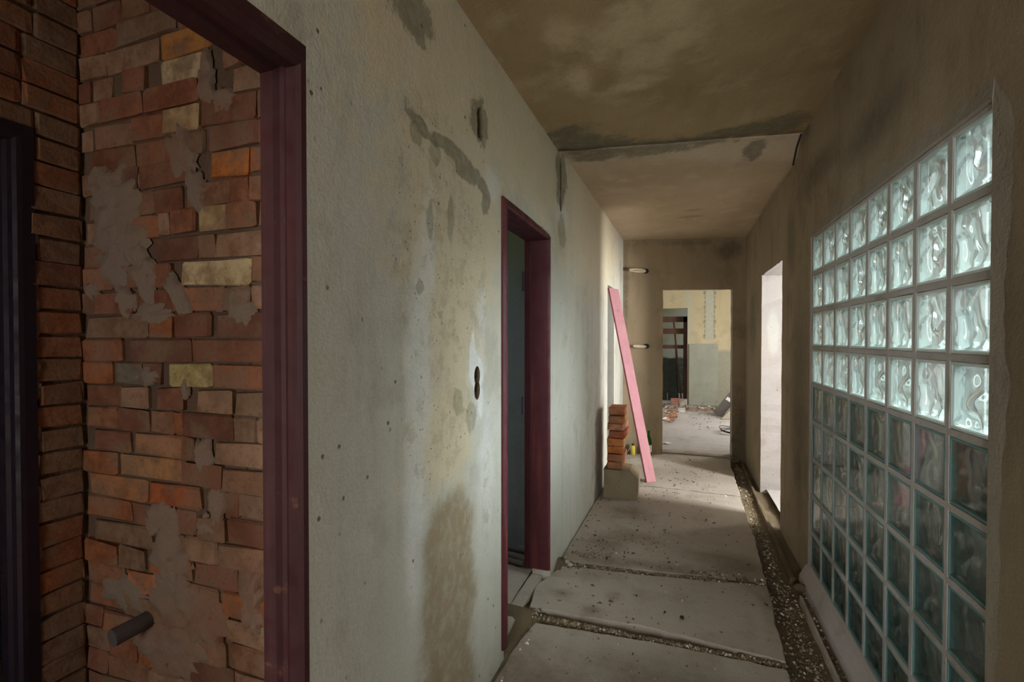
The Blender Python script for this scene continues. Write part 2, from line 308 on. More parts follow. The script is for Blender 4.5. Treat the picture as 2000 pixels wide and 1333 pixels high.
M['purple'] = paintmat('dark_purple_frame_paint', (40, 24, 36), (34, 22, 38), (44, 34, 34))
M['pink'] = paintmat('pink_plank_paint', (176, 122, 124), (168, 114, 118), (130, 84, 84), rough=.6, wear=.64, scale=26)
M['pink_edge'] = paintmat('pink_plank_edge_paint', (150, 80, 90), (140, 74, 84), (130, 80, 70), rough=.6, wear=.6, scale=30)
M['wood'] = paintmat('old_dark_wood', (84, 58, 48), (70, 46, 40), (110, 88, 70), rough=.8)
M['greywood'] = paintmat('grey_old_wood', (104, 96, 92), (92, 84, 82), (128, 120, 110), rough=.8)
M['palewood'] = paintmat('pale_board', (158, 146, 124), (146, 136, 116), (120, 104, 84), rough=.8)
M['pipe'] = paintmat('rusty_pipe', (92, 86, 86), (80, 74, 74), (104, 80, 64), rough=.6)
M['board'] = paintmat('grey_green_sheet', (148, 148, 132), (140, 140, 126), (124, 122, 106), rough=.8, wear=.6, scale=6)
M['paper'] = paintmat('white_paper', (226, 224, 222), (214, 214, 214), (180, 176, 168), rough=.8)
M['darkcoat'] = paintmat('black_sleeve', (26, 24, 24), (34, 30, 28), (44, 40, 36), rough=.5)
M['cable'] = paintmat('cable_sleeve', (184, 168, 136), (170, 154, 124), (92, 82, 64), rough=.6)
M['rawconcrete'] = plaster('block_concrete', 'XZ', (150, 138, 114), (138, 124, 98), (120, 102, 72), speck=.5, streak=.1, bump=.6)
M['chunk'] = paintmat('pale_mortar_chunk', (176, 170, 156), (160, 152, 138), (120, 110, 96), rough=.9)
def rubblemat():
    m, nt, n, l, bs = newmat('rubble'); b = NB(nt)
    g = n.new('ShaderNodeNewGeometry'); r = g.outputs['Random Per Island']
    cr_ = n.new('ShaderNodeValToRGB'); l.new(r, cr_.inputs[0]); cr_.color_ramp.interpolation = 'CONSTANT'
    e = cr_.color_ramp.elements; e[0].color = s2l((128, 112, 84)); e[1].position = .35; e[1].color = s2l((92, 78, 56))
    for p, c in ((.6, (160, 150, 130)), (.8, (116, 100, 76)), (.93, (206, 202, 190))):
        q = e.new(p); q.color = s2l(c)
    l.new(cr_.outputs[0], bs.inputs['Base Color']); bs.inputs['Roughness'].default_value = .95
    return m
M['rubble'] = rubblemat()
def leafmat(name, cols):
    m, nt, n, l, bs = newmat(name)
    g = n.new('ShaderNodeNewGeometry'); cr_ = n.new('ShaderNodeValToRGB'); l.new(g.outputs['Random Per Island'], cr_.inputs[0]); cr_.color_ramp.interpolation = 'CONSTANT'
    e = cr_.color_ramp.elements; e[0].color = s2l(cols[0]); e[1].position = 1 / len(cols); e[1].color = s2l(cols[1])
    for i, c in enumerate(cols[2:]):
        q = e.new((i + 2) / len(cols)); q.color = s2l(c)
    l.new(cr_.outputs[0], bs.inputs['Base Color']); bs.inputs['Roughness'].default_value = .8; return m
M['leaf'] = leafmat('dry_leaves', [(70, 52, 34), (54, 42, 30), (92, 70, 44)])
M['leaf_orange'] = leafmat('orange_leaves', [(176, 112, 70), (140, 84, 52), (206, 140, 84), (196, 160, 130)])

def glassmat(name, color, rough, ior=1.5, trans=.0, tcol=(1, 1, 1, 1)):
    m, nt, n, l, bs = newmat(name); n.remove(bs); out = n['Material Output']
    g = n.new('ShaderNodeBsdfGlass'); g.inputs['Color'].default_value = color; g.inputs['Roughness'].default_value = rough; g.inputs['IOR'].default_value = ior
    t = n.new('ShaderNodeBsdfTransparent'); t.inputs['Color'].default_value = tcol
    mx = n.new('ShaderNodeMixShader'); mx.inputs[0].default_value = trans
    l.new(g.outputs[0], mx.inputs[1]); l.new(t.outputs[0], mx.inputs[2]); l.new(mx.outputs[0], out.inputs[0]); return m
M['wavy'] = glassmat('wavy_glass', (.94, .975, .965, 1), .03, 1.5, .35, (.94, .965, .96, 1))
def panemat():
    m, nt, n, l, bs = newmat('clear_pane'); n.remove(bs); out = n['Material Output']; b = NB(nt)
    t = n.new('ShaderNodeBsdfTransparent'); t.inputs['Color'].default_value = (.97, .98, .98, 1)
    g = n.new('ShaderNodeBsdfGlossy'); g.inputs['Roughness'].default_value = .07; g.inputs['Color'].default_value = (1, 1, 1, 1)
    fr = n.new('ShaderNodeFresnel'); fr.inputs['IOR'].default_value = 1.6
    bp = b.bump(b.noise(b.coords(), 16, 3, .5), .25, .006); l.new(bp, g.inputs['Normal']); l.new(bp, fr.inputs['Normal'])
    mx = n.new('ShaderNodeMixShader'); l.new(fr.outputs[0], mx.inputs[0]); l.new(t.outputs[0], mx.inputs[1]); l.new(g.outputs[0], mx.inputs[2])
    l.new(mx.outputs[0], out.inputs[0]); return m
M['pane'] = panemat()
def rimmat():
    m, nt, n, l, bs = newmat('glass_rim')
    bs.inputs['Base Color'].default_value = s2l((196, 208, 200)); bs.inputs['Transmission Weight'].default_value = .15
    bs.inputs['Roughness'].default_value = .28; return m
M['rim'] = rimmat()
M['rim_low'] = paintmat('shaded_glass_rim', (98, 138, 136), (86, 126, 126), (112, 134, 126), rough=.5)  # darker rim copy: dimness of the lower rows put into its colour
M['green_glass'] = glassmat('green_bottle_glass', (.30, .72, .32, 1), .05, 1.3, .35, (.35, .75, .4, 1))
M['label'] = paintmat('bottle_label', (170, 166, 150), (150, 146, 130), (100, 96, 80), rough=.7)
M['yellow'] = paintmat('yellow_plastic', (196, 180, 60), (180, 160, 50), (120, 100, 40), rough=.4)
M['moss'] = plaster('mossy_block', 'YZ', (92, 142, 140), (80, 130, 130), (104, 132, 122), speck=.2)
M['darksheet'] = paintmat('dark_green_sheet', (74, 82, 72), (64, 72, 62), (90, 94, 80), rough=.8)

# ------------------------------------------------------------------ room shell
def wall_mesh(name, org, sdir, ndir, s0, s1, z0, z1, th, holes, mats, step=.15, jit=.004, label='', cat='wall', seed=0, reveal_mi=0, mjit=.0):
    """wall slab with rectangular holes: org + s*sdir + z; ndir points through the wall away from the room"""
    O = Vector(org); S = Vector(sdir).normalized(); N = Vector(ndir).normalized()
    def cuts(a, b, extra):
        c = {round(a, 4), round(b, 4)} | {round(e, 4) for e in extra if a < e < b}
        c = sorted(c); out = []
        for p, q in zip(c, c[1:]):
            k = max(1, int(math.ceil((q - p) / step)))
            out += [p + (q - p) * i / k for i in range(k)]
        return out + [c[-1]]
    cs = cuts(s0, s1, [h[0] for h in holes] + [h[1] for h in holes]); cz = cuts(z0, z1, [h[2] for h in holes] + [h[3] for h in holes])
    inside = lambda i, j: any(h[0] - 1e-4 <= cs[i] and cs[i + 1] <= h[1] + 1e-4 and h[2] - 1e-4 <= cz[j] and cz[j + 1] <= h[3] + 1e-4 for h in holes)
    bm = bmesh.new(); V = {}
    def v(i, j, k):
        if (i, j, k) not in V:
            s, z = cs[i], cz[j]
            ds = dz = dn = 0
            onh = any(h[0] - 1e-4 <= s <= h[1] + 1e-4 and h[2] - 1e-4 <= z <= h[3] + 1e-4 for h in holes)
            if onh:
                ds = nz(s, z, k * 3, 9, seed) * jit; dz = nz(z, s, k * 5, 9, seed + 3) * jit
            if k == 0: dn = nz(s, z, 1, .9, seed) * mjit
            V[i, j, k] = bm.verts.new(O + S * (s + ds) + N * (k * th + dn) + Vector((0, 0, z + dz)))
        return V[i, j, k]
    nI, nJ = len(cs) - 1, len(cz) - 1
    for i in range(nI):
        for j in range(nJ):
            if inside(i, j): continue
            bm.faces.new((v(i, j, 0), v(i, j + 1, 0), v(i + 1, j + 1, 0), v(i + 1, j, 0)))
            bm.faces.new((v(i, j, 1), v(i + 1, j, 1), v(i + 1, j + 1, 1), v(i, j + 1, 1)))
            for (di, dj, a, b_) in ((-1, 0, (i, j), (i, j + 1)), (1, 0, (i + 1, j + 1), (i + 1, j)), (0, -1, (i + 1, j), (i, j)), (0, 1, (i, j + 1), (i + 1, j + 1))):
                ii, jj = i + di, j + dj
                edge = ii < 0 or jj < 0 or ii >= nI or jj >= nJ
                if edge or inside(ii, jj):
                    f = bm.faces.new((v(*a, 0), v(*a, 1), v(*b_, 1), v(*b_, 0))); f.material_index = 0 if edge else reveal_mi
    bmesh.ops.recalc_face_normals(bm, faces=bm.faces)
    o = meshobj(name, bm, mats); tag(o, label, cat, kind='structure'); return o
def carve(o, cutters):
    """boolean shallow hollows into a wall, then drop the cutters"""
    for bmc in cutters:
        bmesh.ops.recalc_face_normals(bmc, faces=bmc.faces)
        c = meshobj('cutter', bmc, M['dirt'])
        md = o.modifiers.new('cut', 'BOOLEAN'); md.operation = 'DIFFERENCE'; md.solver = 'EXACT'; md.object = c
        try: md.material_mode = 'TRANSFER'
        except Exception: pass
        dg = bpy.context.evaluated_depsgraph_get()
        me = bpy.data.meshes.new_from_object(o.evaluated_get(dg)); o.modifiers.clear()
        o.data = me; bpy.data.objects.remove(c)

# left wall (slightly skewed), with three doorways
LX = lambda y: -.7706 + .0222 * y
n_l = math.hypot(1, .0222)
wl_ = wall_mesh('wall_left', (-.7706, 0, 0), (.0222, 1, 0), (-1, .0222, 0), -3.0, 5.98, -.12, 2.66, .11,
    [(.0, .815, .0, 1.99), (1.955, 2.695, -.115, 1.985), (4.735, 5.15, -.02, 1.93)],
    [M['left']], jit=0, label='pale stained plaster wall along the left side of the corridor', mjit=0, step=.035)
wl_['label'] = 'pale stained plaster wall along the left side of the corridor'
def ellipse_cut(yc, zc, ry, rz, depth, n=20, seed=1, jit=.12, back=.7):
    bm = bmesh.new(); a = []; b_ = []
    x0 = LX(yc)
    for k in range(n):
        t = 2 * math.pi * k / n; q = 1 + jit * nz(math.cos(t), math.sin(t), seed, 2.2)*2
        a.append((x0 + .03, yc + ry * q * math.cos(t), zc + rz * q * math.sin(t)))
        b_.append((x0 - depth, yc + ry * q * back * math.cos(t), zc + rz * q * back * math.sin(t)))
    A = [bm.verts.new(p) for p in a]; B = [bm.verts.new(p) for p in b_]
    bm.faces.new(A); bm.faces.new(B[::-1])
    for k in range(n): bm.faces.new((A[k], B[k], B[(k + 1) % n], A[(k + 1) % n]))
    return bm
carve(wl_, [ellipse_cut(1.678, 1.254, .026, .038, .05, jit=.02, back=.98), ellipse_cut(1.678, 1.199, .026, .038, .05, jit=.02, back=.98),
            ellipse_cut(1.709, 2.235, .038, .075, .05, seed=4, jit=.2, back=.6),
            ellipse_cut(2.925, 2.40, .024, .125, .04, seed=6, jit=.25, back=.8), ellipse_cut(2.927, 2.25, .022, .06, .09, seed=8, jit=.1, back=.9)])

fields(wl_, (1, 2), ['L_cream', 'L_white', 'L_brown', 'L_mid', 'L_dark', 'L_fresh', 'L_pits'])
# right wall with the glass block window and the open side doorway
wr = wall_mesh('wall_right', (.747, 0, 0), (0, 1, 0), (1, 0, 0), -3.0, 6.30, -.16, 2.86, .20,
    [(1.54, 3.285, .02, 2.003), (4.14, 5.093, -.11, 2.0)], [M['right'], M['reveal']], step=.07, jit=.014,
    label='dim brownish plaster wall on the right holding the glass block window', reveal_mi=1, mjit=.004)
fields(wr, (1, 2), ['R_dark'])
# end wall, rotated, with a bare doorway
ES = Vector((1.375, .374, 0)).normalized(); EN = Vector((-.374, 1.375, 0)).normalized()
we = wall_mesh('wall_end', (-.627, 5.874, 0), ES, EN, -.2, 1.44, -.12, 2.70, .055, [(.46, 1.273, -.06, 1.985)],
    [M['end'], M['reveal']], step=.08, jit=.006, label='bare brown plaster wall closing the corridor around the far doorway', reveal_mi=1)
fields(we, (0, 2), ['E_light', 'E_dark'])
# wall behind camera with an opening added for the fill lamp
wb = wall_mesh('wall_back', (-3, -3.0, 0), (1, 0, 0), (0, -1, 0), 0, 4, -.12, 2.9, .1, [(2.45, 3.55, .7, 2.2)], [M['end']],
    label='plaster wall of the corridor behind the viewer', step=.5)

def quadgrid(name, pts, nx, ny, zfun, mats, label, cat, kind='structure', thick=0):
    """bilinear patch over four corner points with a height function"""
    bm = bmesh.new(); P = [Vector(p) for p in pts]
    g = [[None] * (ny + 1) for _ in range(nx + 1)]
    for i in range(nx + 1):
        for j in range(ny + 1):
            u, v = i / nx, j / ny
            p = P[0] * (1 - u) * (1 - v) + P[1] * u * (1 - v) + P[2] * u * v + P[3] * (1 - u) * v
            g[i][j] = bm.verts.new((p.x, p.y, p.z + zfun(p.x, p.y)))
    for i in range(nx):
        for j in range(ny):
            bm.faces.new((g[i][j], g[i + 1][j], g[i + 1][j + 1], g[i][j + 1]))
    if thick:
        r = bmesh.ops.extrude_face_region(bm, geom=bm.faces[:])
        for v in r['geom']:
            if isinstance(v, bmesh.types.BMVert): v.co.z += thick
        bmesh.ops.recalc_face_normals(bm, faces=bm.faces)
    o = meshobj(name, bm, mats, smooth=True); tag(o, label, cat, kind=kind); return o
# ceiling: near sheet hangs a bit skewed, far sheet is lower behind a patched step
cn = quadgrid('ceiling', [(-.88, -3, 2.66), (.80, -3, 2.74), (.80, 3.52, 2.722), (-.88, 2.80, 2.535)], 40, 120,
    lambda x, y: .010 * nz(x, y, 0, 1.6) * min(1, max(0, (2.9 + .4 * x - y))) + .004 * nz(x, y, 0, 6), [M['ceil']], 'ochre stained ceiling above the near half of the corridor', 'ceiling', thick=.1)
fields(cn, (0, 1), ['C_dark', 'C_light'])
def far_rise(x, y):
    e = 2.80 + (x + .88) * .4286        # the patched line where the two ceilings meet
    k = max(0., 1 - (y - e) / .24); k = k * k * (3 - 2 * k)
    return k * (2.535 + (x + .88) * .1113 - 2.585 - (x + .88) * .0131) + .003 * nz(x, y, 0, 3) * (1 - k)
cf = quadgrid('ceiling_far', [(-.88, 2.80, 2.585), (.80, 3.52, 2.607), (.80, 6.5, 2.607), (-.88, 6.3, 2.585)], 20, 90,
    far_rise, [M['ceil_far']], 'smooth pale brown ceiling above the far half of the corridor', 'ceiling', thick=.25)

fields(cf, (0, 1), ['C_dark'])
# floor: dirt bed with slabs on it
def bedz(x, y):
    h = -.058 + .010 * nz(x, y, 0, 4) + .006 * nz(x, y, 0, 14)
    t = math.exp(-((y - (2.93 + .10 * x)) / .07) ** 2); h += (t * .055 + .050 * math.exp(-((y - 2.285) / .06) ** 2)) if x < .44 else 0
    if x > .5: h -= .03 * min(1, (x - .5) / .04)
    if x < -.66: h += .03
    return h
fl = quadgrid('floor', [(-.95, -.6, 0), (.97, -.6, 0), (.97, 6.45, 0), (-.95, 6.45, 0)], 64, 200, bedz, [M['dirt']],
    'dirt bed of the corridor floor carrying the concrete slabs', 'floor')
def slab(poly, ztop=0.0, th=.1, mat='concrete', seed=0, jit=.006):
    bm = bmesh.new(); pts = []
    n = len(poly)
    for i in range(n):
        a = Vector(poly[i]); b_ = Vector(poly[(i + 1) % n]); k = max(1, int((b_ - a).length / .035))
        for t in range(k):
            p = a.lerp(b_, t / k); q = Vector((nz(p.x, p.y, 0, 14, seed), nz(p.x, p.y, 9, 14, seed))) * jit * 1.6
            q += Vector((nz(p.x, p.y, 3, 3, seed), nz(p.x, p.y, 6, 3, seed))) * jit
            pts.append(p + q)
    c = sum(pts, Vector((0, 0))) / len(pts)
    top = []; e1 = []; e2 = []
    for p in pts:
        d = (c - p).normalized()
        w1 = .005 + .004 * nz(p.x, p.y, 2, 20, seed)
        top.append(bm.verts.new((p.x + d.x * w1, p.y + d.y * w1, ztop)))
        e1.append(bm.verts.new((p.x, p.y, ztop - .004))); e2.append(bm.verts.new((p.x, p.y, ztop - th)))
    m = len(pts); bm.faces.new(top)
    for i in range(m):
        j = (i + 1) % m
        bm.faces.new((e1[i], e1[j], top[j], top[i])); bm.faces.new((e2[i], e2[j], e1[j], e1[i]))
    bmesh.ops.triangulate(bm, faces=[f for f in bm.faces if len(f.verts) > 4])
    bmesh.ops.subdivide_edges(bm, edges=[e for e in bm.edges if e.calc_length() > .25], cuts=6, use_grid_fill=True)
    o = meshobj('concrete_slab', bm, M[mat], fl); fields(o, (0, 1), ['F_dark']); return o
slab([(-.70, .4), (.40, .4), (.435, 2.255), (-.02, 2.262), (-.66, 2.222), (-.70, 2.0)], seed=1)
slab([(-.725, 2.335), (-.10, 2.365), (.443, 2.305), (.478, 2.985), (-.10, 2.90), (-.60, 2.845), (-.67, 2.83), (-.757, 2.55)], seed=2)
slab([(-.70, 2.90), (-.08, 2.955), (.482, 3.04), (.505, 3.695), (.517, 4.605), (.05, 4.625), (-.65, 4.655)], seed=3)
slab([(-.65, 4.675), (.05, 4.65), (.52, 4.632), (.555, 6.03), (-.1, 6.05), (-.62, 5.86)], seed=4)
slab([(-.19, 6.085), (.575, 6.075), (.61, 6.20), (.60, 6.44), (-.2, 6.26)], ztop=.006, seed=5)
# ledges along the right wall and the kerb under the left doorway
def ledge(name, pts, z0, z1, w_, mat='screed', top=None, parent=None, seed=0):
    bm = bmesh.new(); rows = []
    P = []
    for a, b_ in zip(pts, pts[1:]):
        a = Vector(a); b_ = Vector(b_); k = max(1, int((b_ - a).length / .05)); P += [a.lerp(b_, t / k) for t in range(k)]
    P.append(Vector(pts[-1]))
    for i, p in enumerate(P):
        j = .008 * nz(p.x, p.y, 0, 9, seed); j2 = .006 * nz(p.x, p.y, 5, 12, seed)
        rows.append([bm.verts.new(q) for q in ((p.x - w_ / 2 + j, p.y, z0), (p.x - w_ / 2 + .006 + j, p.y, z1 + j2 - .006), (p.x - w_ / 4, p.y, z1 + j2), (p.x + w_ / 4, p.y, z1 + j2), (p.x + w_ / 2 - .006 - j, p.y, z1 - .006), (p.x + w_ / 2, p.y, z0))])
    for A, B in zip(rows, rows[1:]):
        for k in range(5): bm.faces.new((A[k], B[k], B[k + 1], A[k + 1]))
    bm.faces.new(rows[0]); bm.faces.new(rows[-1][::-1])
    bmesh.ops.recalc_face_normals(bm, faces=bm.faces)
    return meshobj(name, bm, M[mat], parent, smooth=False)
ledge('kerb', [(.625, .5), (.655, 3.05)], -.12, -.055, .026, mat='concrete', parent=fl, seed=1)
ledge('kerb', [(.655, 3.25), (.67, 4.2), (.70, 6.2)], -.12, -.052, .04, mat='dirt', parent=fl, seed=2)
ledge('kerb', [(-.815, 1.90), (-.80, 2.40), (-.79, 2.73)], -.12, -.004, .085, mat='concrete', parent=fl, seed=3)
bm = bmesh.new()   # sloping mortar sill at the foot of the glass wall
for y0, y1 in ((.5, 3.3),):
    prism(bm, [(.752, y0, .028), (.735, y0, .022), (.700, y0, -.045), (.695, y0, -.12), (.752, y0, -.12)], (0, y1 - y0, 0))
o = meshobj('trim_1', bm, M['screed']); tag(o, 'pale sloping mortar sill at the foot of the glass block wall', 'sill', kind='structure')

# ------------------------------------------------------------------ side rooms
def roombox(name, a, b, mat, label, skip=(), holes={}, fl_mat='concrete', prefix='wall_side'):
    pass
SRF = quadgrid('floor_left_room', [(-2.9, .95, -.015), (-.84, .95, -.015), (-.84, 3.2, -.015), (-2.9, 3.2, -.015)], 30, 30, lambda x, y: .006 * nz(x, y, 0, 5), [M['concrete']],
    'dusty concrete floor of the room beyond the red door frame', 'floor')
wall_mesh('wall_left_room_far', (-2.95, 3.045, 0), (1, 0, 0), (0, 1, 0), 0, 2.13, -.1, 2.7, .1, [], [M['room']], label='blue grey plaster wall of the room beyond the red door frame', step=.5)
wall_mesh('wall_left_room_side', (-2.9, -1.6, 0), (0, 1, 0), (-1, 0, 0), 0, 7.6, -.1, 2.7, .1, [], [M['room']], label='outer plaster wall of the room beyond the red door frame', step=.5)
wall_mesh('wall_left_room_near', (-2.95, 1.26, 0), (1, 0, 0), (0, -1, 0), 0, 2.10, -.1, 2.7, .06, [], [M['room']], label='near plaster wall of the room beyond the red door frame', step=.5)
quadgrid('ceiling_left_rooms', [(-3, -1.6, 2.60), (-.86, -1.6, 2.60), (-.86, 6, 2.60), (-3, 6, 2.60)], 4, 8, lambda x, y: 0, [M['ceil_far']], 'ceiling over the rooms left of the corridor', 'ceiling', thick=.1)
wall_mesh('wall_closet_near', (-2.95, -1.5, 0), (1, 0, 0), (0, -1, 0), 0, 2.10, -.1, 2.7, .06, [], [M['mortar']], label='near wall of the brick closet', step=.5)
quadgrid('floor_closet', [(-2.9, -1.5, 0), (-.80, -1.5, 0), (-.80, 1.07, 0), (-2.9, 1.07, 0)], 4, 4, lambda x, y: -.01, [M['dirt']], 'dirt floor of the brick closet', 'floor')
# little store room past the plank
wall_mesh('wall_niche', (-1.6, 4.5, 0), (0, 1, 0), (-1, 0, 0), 0, 1.5, -.1, 2.7, .1, [], [M['right']], label='dark wall inside the narrow left opening behind the pink plank', step=.5)
wall_mesh('wall_niche_far', (-2.4, 5.45, 0), (1, 0, 0), (0, 1, 0), 0, 1.62, -.1, 2.7, .1, [], [M['right']], label='dark far wall inside the narrow left opening', step=.5)
quadgrid('floor_niche', [(-2.4, 4.2, 0), (-.80, 4.2, 0), (-.80, 5.5, 0), (-2.4, 5.5, 0)], 4, 4, lambda x, y: -.01, [M['dirt']], 'dirt floor inside the narrow left opening', 'floor')
# far room
quadgrid('floor_far_room', [(-2.6, 5.46, -.0), (2.6, 6.86, -.0), (2.6, 13.0, 0), (-2.6, 13.0, 0)], 60, 80, lambda x, y: -.006 + .005 * nz(x, y, 0, 2), [M['screed']],
    'pale dusty floor of the far room', 'floor')
wall_mesh('wall_far_room', (-2.6, 10.7, 0), (1, 0, 0), (0, 1, 0), 0, 5.2, -.1, 2.8, .15, [(1.75, 2.77, -.05, 2.045)], [M['farwall']], label='cream and grey green two tone wall at the back of the far room', step=.2, jit=.005)
wall_mesh('wall_far_room_right', (2.55, 6.2, 0), (0, 1, 0), (1, 0, 0), 0, 7.0, -.1, 2.8, .15, [(1.1, 3.3, .85, 2.1)], [M['outside']], label='window wall on the right of the far room', step=.5)
wall_mesh('wall_far_room_left', (-2.55, 6.0, 0), (0, 1, 0), (-1, 0, 0), 0, 7.0, -.1, 2.8, .15, [], [M['outside']], label='left wall of the far room', step=.5)
wall_mesh('wall_far_room_near', (.80, 6.32, 0), (1, 0, 0), (0, -1, 0), 0, 1.8, -.1, 2.8, .08, [], [M['outside']], label='near wall of the far room right of the corridor', step=.5)
wall_mesh('wall_far_room_near_left', (-2.55, 5.98, 0), (1, 0, 0), (0, -1, 0), 0, 1.85, -.1, 2.8, .08, [], [M['outside']], label='near wall of the far room left of the corridor', step=.5)
quadgrid('ceiling_far_room', [(-2.6, 5.40, 2.60), (2.6, 6.80, 2.60), (2.6, 13.1, 2.60), (-2.6, 13.1, 2.60)], 4, 4, lambda x, y: 0, [M['outside']], 'ceiling of the far room', 'ceiling', thick=.1)
wall_mesh('wall_last_room', (-2.6, 12.9, 0), (1, 0, 0), (0, 1, 0), 0, 5.2, -.1, 2.8, .15, [], [M['lastwall']], label='wall of the last room with a dark green lower half', step=.5)

# side room behind the open doorway in the right wall
wall_mesh('wall_side_room_near', (.947, 3.44, 0), (1, 0, 0), (0, -1, 0), 0, 1.85, -.16, 2.8, .10, [], [M['reveal']], label='near wall of the side room right of the corridor', step=.5)
wall_mesh('wall_side_room_far', (.947, 6.16, 0), (1, 0, 0), (0, 1, 0), 0, 1.85, -.16, 2.8, .08, [], [M['reveal']], label='far wall of the side room right of the corridor', step=.5)
wall_mesh('wall_side_room_outer', (2.66, 3.34, 0), (0, 1, 0), (1, 0, 0), 0, 2.9, -.16, 2.8, .12, [(.08, .85, .85, 2.05), (1.75, 2.6, .85, 2.05)], [M['reveal']], label='outer window wall of the side room right of the corridor', step=.5)
quadgrid('ceiling_side_room', [(.90, 3.34, 2.62), (2.8, 3.34, 2.62), (2.8, 6.25, 2.62), (.90, 6.25, 2.62)], 4, 4, lambda x, y: 0, [M['ceil_far']], 'ceiling of the side room right of the corridor', 'ceiling', thick=.15)
quadgrid('floor_side_room', [(.80, 3.38, -.05), (2.7, 3.38, -.05), (2.7, 6.2, -.05), (.80, 6.2, -.05)], 20, 30, lambda x, y: .008 * nz(x, y, 0, 7), [M['screed']], 'pale dusty floor of the side room right of the corridor', 'floor')
# outdoors beyond the right wall
quadgrid('ground', [(-6, -8, -.17), (30, -8, -.17), (30, 24, -.17), (-6, 24, -.17)], 10, 10, lambda x, y: 0, [M['screed']], 'pale paved ground outside the right wall', 'ground')
bm = bmesh.new(); box(bm, (.843, 1.545, .021), (.99, 3.28, 1.125))
o = meshobj('wall_outer_parapet', bm, M['moss']); tag(o, 'dark mossy low wall behind the lower rows of glass blocks', 'wall', kind='structure')

wall_mesh('wall_sun_block', (4.2, 3.2, 0), (0, 1, 0), (1, 0, 0), 0, 11, -.17, 3.9, .25, [], [M['outside']], label='unseen pale wall added outside to block sun from the windows', step=1.0)  # unseen wall added to keep sun out of the far and side rooms
# ------------------------------------------------------------------ brick walls of the left closet
random.seed(5)
def brickmesh(k):
    bm = bmesh.new(); random.seed(100 + k)
    g = bmesh.ops.create_cube(bm, size=1)
    bmesh.ops.bevel(bm, geom=bm.edges[:], offset=.055, segments=1, affect='EDGES')
    for v in bm.verts: v.co += Vector((random.uniform(-1, 1) * .016, random.uniform(-1, 1) * .06, random.uniform(-1, 1) * .07))
    me = bpy.data.meshes.new('brick'); bm.to_mesh(me); bm.free(); me.materials.append(M['brick'])
    return me
BM = [brickmesh(k) for k in range(10)]
BC = [(150, 100, 76), (134, 92, 72), (156, 110, 84), (128, 86, 68), (160, 104, 72), (144, 108, 86), (142, 98, 80), (152, 116, 94), (120, 84, 70), (160, 128, 104), (138, 112, 92)]
random.seed(11)
def brick(parent, c, dim, rz=0, col=None, tilt=0, name='brick'):
    o = bpy.data.objects.new(name, random.choice(BM)); link(o, parent)
    o.location = c; o.scale = dim; o.rotation_euler = (0, tilt, rz)
    o.color = s2l(col or random.choice(BC)); return o
bw = wall_mesh('wall_brick', (-2.06, 1.049, 0), (1, 0, 0), (0, 1, 0), 0, 1.25, -.1, 2.62, .10, [], [M['mortar']], step=.3, label='rough red brick wall seen through the near maroon door frame')
PALE = {(1, 4): (196, 176, 142), (9, 8): (204, 184, 144), (13, 6): (186, 172, 120), (13, 2): (120, 112, 96), (7, 8): (184, 160, 118), (5, 4): (190, 120, 66), (3, 4): (190, 162, 124), (0, 2): (182, 128, 74), (18, 0): (170, 120, 84), (17, 2): (176, 132, 92), (16, 2): (170, 126, 96), (18, 2): (170, 98, 62), (22, 2): (186, 124, 90)}
def zrow(i): return 1.398 + (11 - i) * (.0785 if i <= 11 else .0757)
def wob(x, i): return .006 * nz(x, i * .37, 0, 2.5)
for i in range(-7, 31):
    zb, zt = zrow(i), zrow(i - 1)
    if zb > 2.56 or zt < 0: continue
    if 0 <= i < len(ROWS): segs = list(zip(ROWS[i][::2], ROWS[i][1::2]))
    else:
        x = -1.93 - random.uniform(0, .2); segs = []
        while x < -.9:
            q = x + random.choice((.28, .28, .14, .20)) * random.uniform(.95, 1.05); segs.append((x, q - .012)); x = q
    lastx = max(s[1] for s in segs)
    if 0 <= i < len(ROWS) and lastx < -.9: segs.append((max(lastx + .012, -1.12 if lastx > -1.10 else lastx + .012), -.85))
    firstx = min(s[0] for s in segs)
    segs = [(a_, min(b__, -.872)) for a_, b__ in segs if a_ < -.89]
    k0 = 0
    if firstx > -1.85: segs.insert(0, (-1.91, firstx - .012)); k0 = 1
    for k, (a, b_) in enumerate(segs):
        if b_ - a < .015: continue
        xm = (a + b_) / 2; c = PALE.get((i, 2 * (k - k0)))
        brick(bw, (xm, 1.072 + random.uniform(-.005, .005), (zb + zt) / 2 + wob(xm, i)), (b_ - a + .006, .07, zt - zb - .006), 0, c, random.uniform(-.012, .012))
